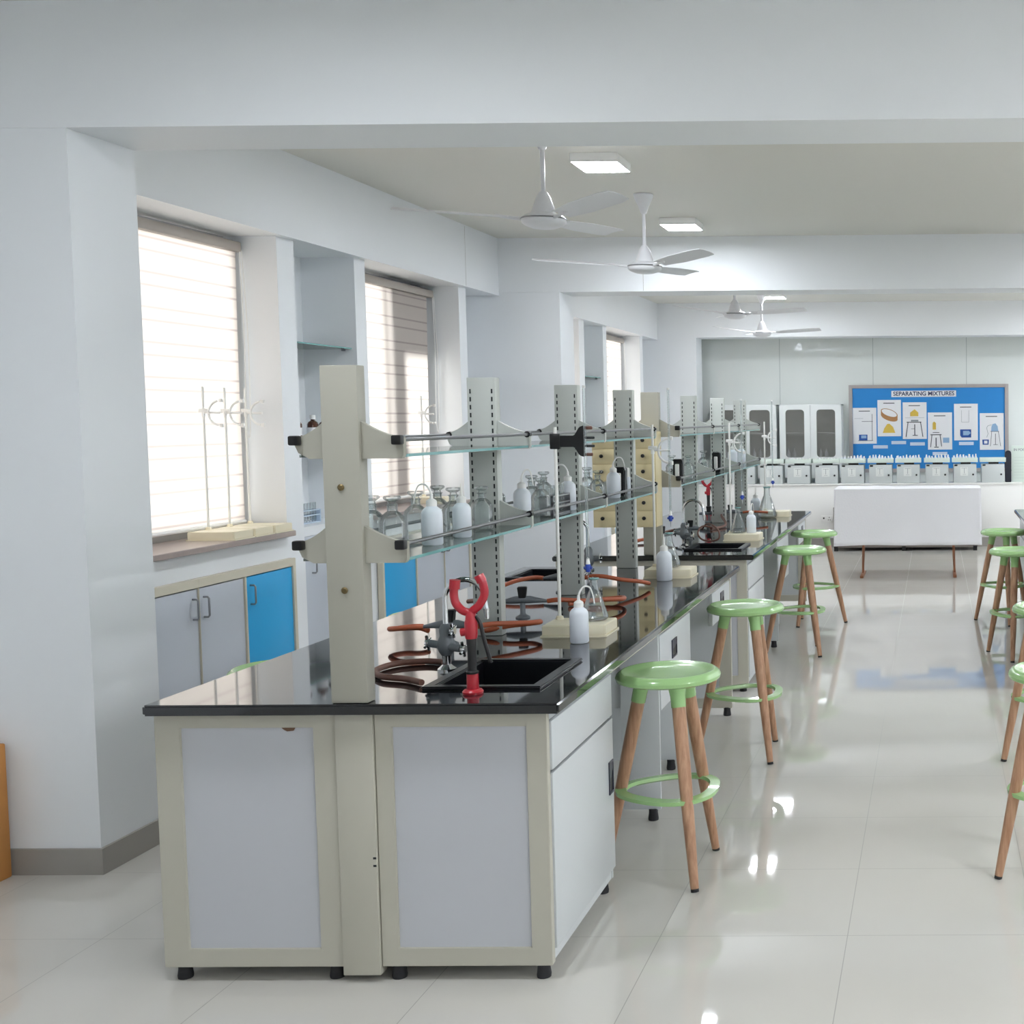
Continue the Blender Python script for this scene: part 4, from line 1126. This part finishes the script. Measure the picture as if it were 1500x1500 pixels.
def d_tripod(m):
    m.m(M_inky); m.prism([(-.06, .06), (.05, .06), (.05, .11), (0, .155), (-.06, .11)], -.002, 0, 'y')
    m.m(M_ink); ln(m, -.11, -.02, .09, -.02, .01); ln(m, -.09, -.02, -.12, -.22, .01); ln(m, .08, -.02, .11, -.22, .01); ln(m, 0, -.05, 0, -.20, .012); ln(m, -.03, -.20, .04, -.20, .01); ln(m, -.05, -.11, 0, -.11, .006)
    m.m(M_inkg); ln(m, -.13, .04, .13, .04, .004); m.box(-.05, .05, -.002, 0, -.012, .012)
def d_low(m):
    m.m(M_inky); m.prism([(-.10, .02), (-.055, .02), (-.055, .11), (-.08, .13), (-.10, .11)], -.002, 0, 'y')
    m.m(M_ink); ln(m, -.13, -.05, .02, -.05, .012); ln(m, -.11, -.05, -.13, -.22, .01); ln(m, 0, -.05, .02, -.21, .01); ln(m, -.055, -.09, -.055, -.21, .014); ln(m, -.08, -.22, -.02, -.22, .012); ln(m, -.10, -.02, -.01, -.02, .008)
    m.m(M_inklb); m.box(.04, .125, -.002, 0, -.16, -.09)
def d_column(m):
    m.m(M_inkg); ln(m, -.06, .16, -.06, .0, .004); ln(m, .04, .16, .04, .0, .004); ln(m, -.06, 0, .04, 0, .004)
def d_blue(m):
    m.m(M_inkb); m.prism([(-.08, -.10), (.07, -.10), (.07, -.21), (-.06, -.21), (-.08, -.18)], -.002, 0, 'y'); m.m(M_inklb); m.prism([(-.04, -.12), (.04, -.12), (.065, -.15), (.03, -.18), (-.04, -.18)], -.003, -.001, 'y')
def d_still(m):
    m.m(M_inklb); m.prism([(-.01, .0), (.09, .0), (.08, .07), (.05, .11), (.01, .10), (-.005, .06)], -.002, 0, 'y')
    m.m(M_ink); ln(m, -.02, 0, .10, 0, .006); ln(m, .0, 0, -.02, -.20, .006); ln(m, .09, 0, .12, -.20, .006); ln(m, .05, -.03, .05, -.18, .008); ln(m, .02, -.18, .08, -.18, .006)
    m.m(M_inkg); m.tube([(p[0], -.001, p[1]) for p in ((0, .09), (-.05, .08), (-.07, .05), (-.06, .01), (-.05, -.03), (-.07, -.08))], .003, 6); m.m(M_inkb); m.prism([(-.13, -.11), (-.04, -.11), (-.045, -.18), (-.125, -.18)], -.002, 0, 'y'); m.m(M_paper); m.box(-.105, -.06, -.003, -.001, -.165, -.125)
PO = [('poster of a stand over a blue bath, leftmost on the board', -1.111, -.791, 1.312, 1.80, d_stand), ('poster with a tan sieve and yellow heap', -.776, -.456, 1.411, 1.905, d_sieve), ('poster with a yellow heap above a black tripod, under the banner', -.434, -.108, 1.372, 1.87, d_tripod), ('low poster with a yellow column on a tripod, centre right', -.092, .238, 1.225, 1.73, d_low), ('poster with a blue bath and grey column, upper right', .265, .588, 1.348, 1.845, (d_column, d_blue)), ('poster with a blue still on thin legs, rightmost', .614, .940, 1.217, 1.715, d_still)]
for p in PO: poster(*p)
LS = [(-.74, 1.268, 'white label strip under the leftmost posters'), (-.49, 1.325, 'white label strip under the sieve poster'), (-.235, 1.305, 'white label strip under the tripod poster'), (.07, 1.17, 'white label strip under the low centre poster'), (.43, 1.305, 'white label strip under the blue bath poster')]
for x, z, lb in LS:
    o = MB().box(-.10, .10, 0, .003, -.022, .022).build('label_strip', mat('label_paper', (206, 220, 238), .6)); o.location = (x, 17.213, z); tag(o, lb, 'label', 'label strips on the blue board')

# ------------------------------------------------------------------ draped table and low bench behind it
t = thing('draped_table', 'white cloth covered table on thin brown legs at the end of the aisle', 'table', (-.285, 13.0, 0))
MB().box(-.70, .70, .02, .58, .885, .918, .004).build('tabletop', M_leg, t)
for x in (-.475, .475):
    MB().tube([(x * .985, .28, .885), (x, .28, .3), (x * 1.02, .28, .03)], [.018, .016, .012], 10).build('leg', M_leg, t)
    MB().box(x * 1.02 - .018, x * 1.02 + .018, .04, .54, 0, .03, .006).build('foot', M_leg, t)
m = MB(); NX, NZ = 60, 14; hw = .755
def skirt(u, v):
    x = -hw + 2 * hw * u
    hem = .345 + .006 * math.sin(9 * u) + .010 * (1 if .15 < u < .8 else 0) * math.sin(PI * (u - .15) / .65)
    z = .93 + (hem - .93) * v
    return (x * (1 + .012 * v), -.012 - .022 * v * (.5 + .5 * math.sin(5.2 * u * PI + 1.2)) * (.4 + v) - .01 * v, z)
G = [[m.bm.verts.new(skirt(i / NX, j / NZ)) for i in range(NX + 1)] for j in range(NZ + 1)]
T = [[m.bm.verts.new((-hw + 2 * hw * i / NX, .02 + .60 * k / 4, .9305)) for i in range(NX + 1)] for k in range(5)]
for j in range(NZ):
    for i in range(NX): m.bm.faces.new((G[j][i], G[j][i + 1], G[j + 1][i + 1], G[j + 1][i]))
rows = [G[0]] + T
for a, b in zip(rows, rows[1:]):
    for i in range(NX): m.bm.faces.new((a[i], a[i + 1], b[i + 1], b[i]))
for sx, idx in ((-1, 0), (1, NX)):
    prev = [r[idx] for r in rows]
    for j in range(1, 8):
        cur = [m.bm.verts.new((sx * (hw + .004 * j / 7), v.co.y, .93 - (.56 * j / 7))) for v in rows and [r[idx] for r in rows]]
        for k in range(len(prev) - 1): m.bm.faces.new((prev[k], prev[k + 1], cur[k + 1], cur[k]))
        prev = cur
o = m.build('tablecloth', M_cloth); o.location = (-.285, 13.0, 0); tag(o, 'white cloth hanging to the shins of the table at the aisle end', 'tablecloth')
md = o.modifiers.new('thick', 'SOLIDIFY'); md.thickness = .003; md.offset = 1
t = thing('low_cabinet', 'low grey cabinet on black feet glimpsed beneath the tablecloth', 'cabinet', (-.375, 15.72, 0))
MB().box(-.90, .90, 0, .40, .045, .55, .004).build('carcass', mat('brown_grey_laminate', (120, 112, 108), .5), t)
for x in (-.87, -.02, .87): MB().box(x - .025, x + .025, .0, .05, 0, .06).build('foot', M_black, t)

# cardboard carton at the left edge
t = thing('cardboard_carton', 'worn orange cardboard carton at the left edge beside the white column', 'carton', (-3.58, 4.495, 0))
MB().box(-.16, .16, -.052, .052, 0, .50, .006).build('box', M_card, t)
MB().box(-.161, .161, -.054, -.050, .20, .25).build('packing_tape', mat('packing_tape', (226, 190, 110), .3), t)

# ------------------------------------------------------------------ world, camera, view
W = bpy.data.worlds.new('sky'); S.world = W; W.use_nodes = True
bg = W.node_tree.nodes['Background']
bg.inputs['Color'].default_value = (1.0, .965, .93, 1); bg.inputs['Strength'].default_value = 2.8

cd = bpy.data.cameras.new('camera'); cam = bpy.data.objects.new('camera', cd); COL.objects.link(cam)
cd.sensor_width = 36; cd.sensor_fit = 'HORIZONTAL'; cd.lens = 1850 / 1500 * 36
cd.shift_x = (750 - 1355) / 1500; cd.shift_y = (725 - 750) / 1500
cd.clip_start = .05; cd.clip_end = 100
yaw, pitch, roll = 0.008044890493, -0.061481526, -0.008
cam.matrix_world = Matrix.Translation((0, 0, 1.667)) @ Matrix.Rotation(yaw, 4, 'Z') @ Matrix.Rotation(PI / 2 + pitch, 4, 'X') @ Matrix.Rotation(roll, 4, 'Z')
S.camera = cam
S.view_settings.view_transform = 'Standard'; S.view_settings.look = 'None'; S.view_settings.gamma = 1; S.view_settings.use_curve_mapping = False
S.view_settings.exposure = 1.06
S.cycles.use_denoising = True
S.cycles.max_bounces = 9; S.cycles.diffuse_bounces = 5; S.cycles.glossy_bounces = 5; S.cycles.transparent_max_bounces = 40; S.cycles.transmission_bounces = 8
S.cycles.sample_clamp_indirect = 6.0
S.cycles.caustics_reflective = False
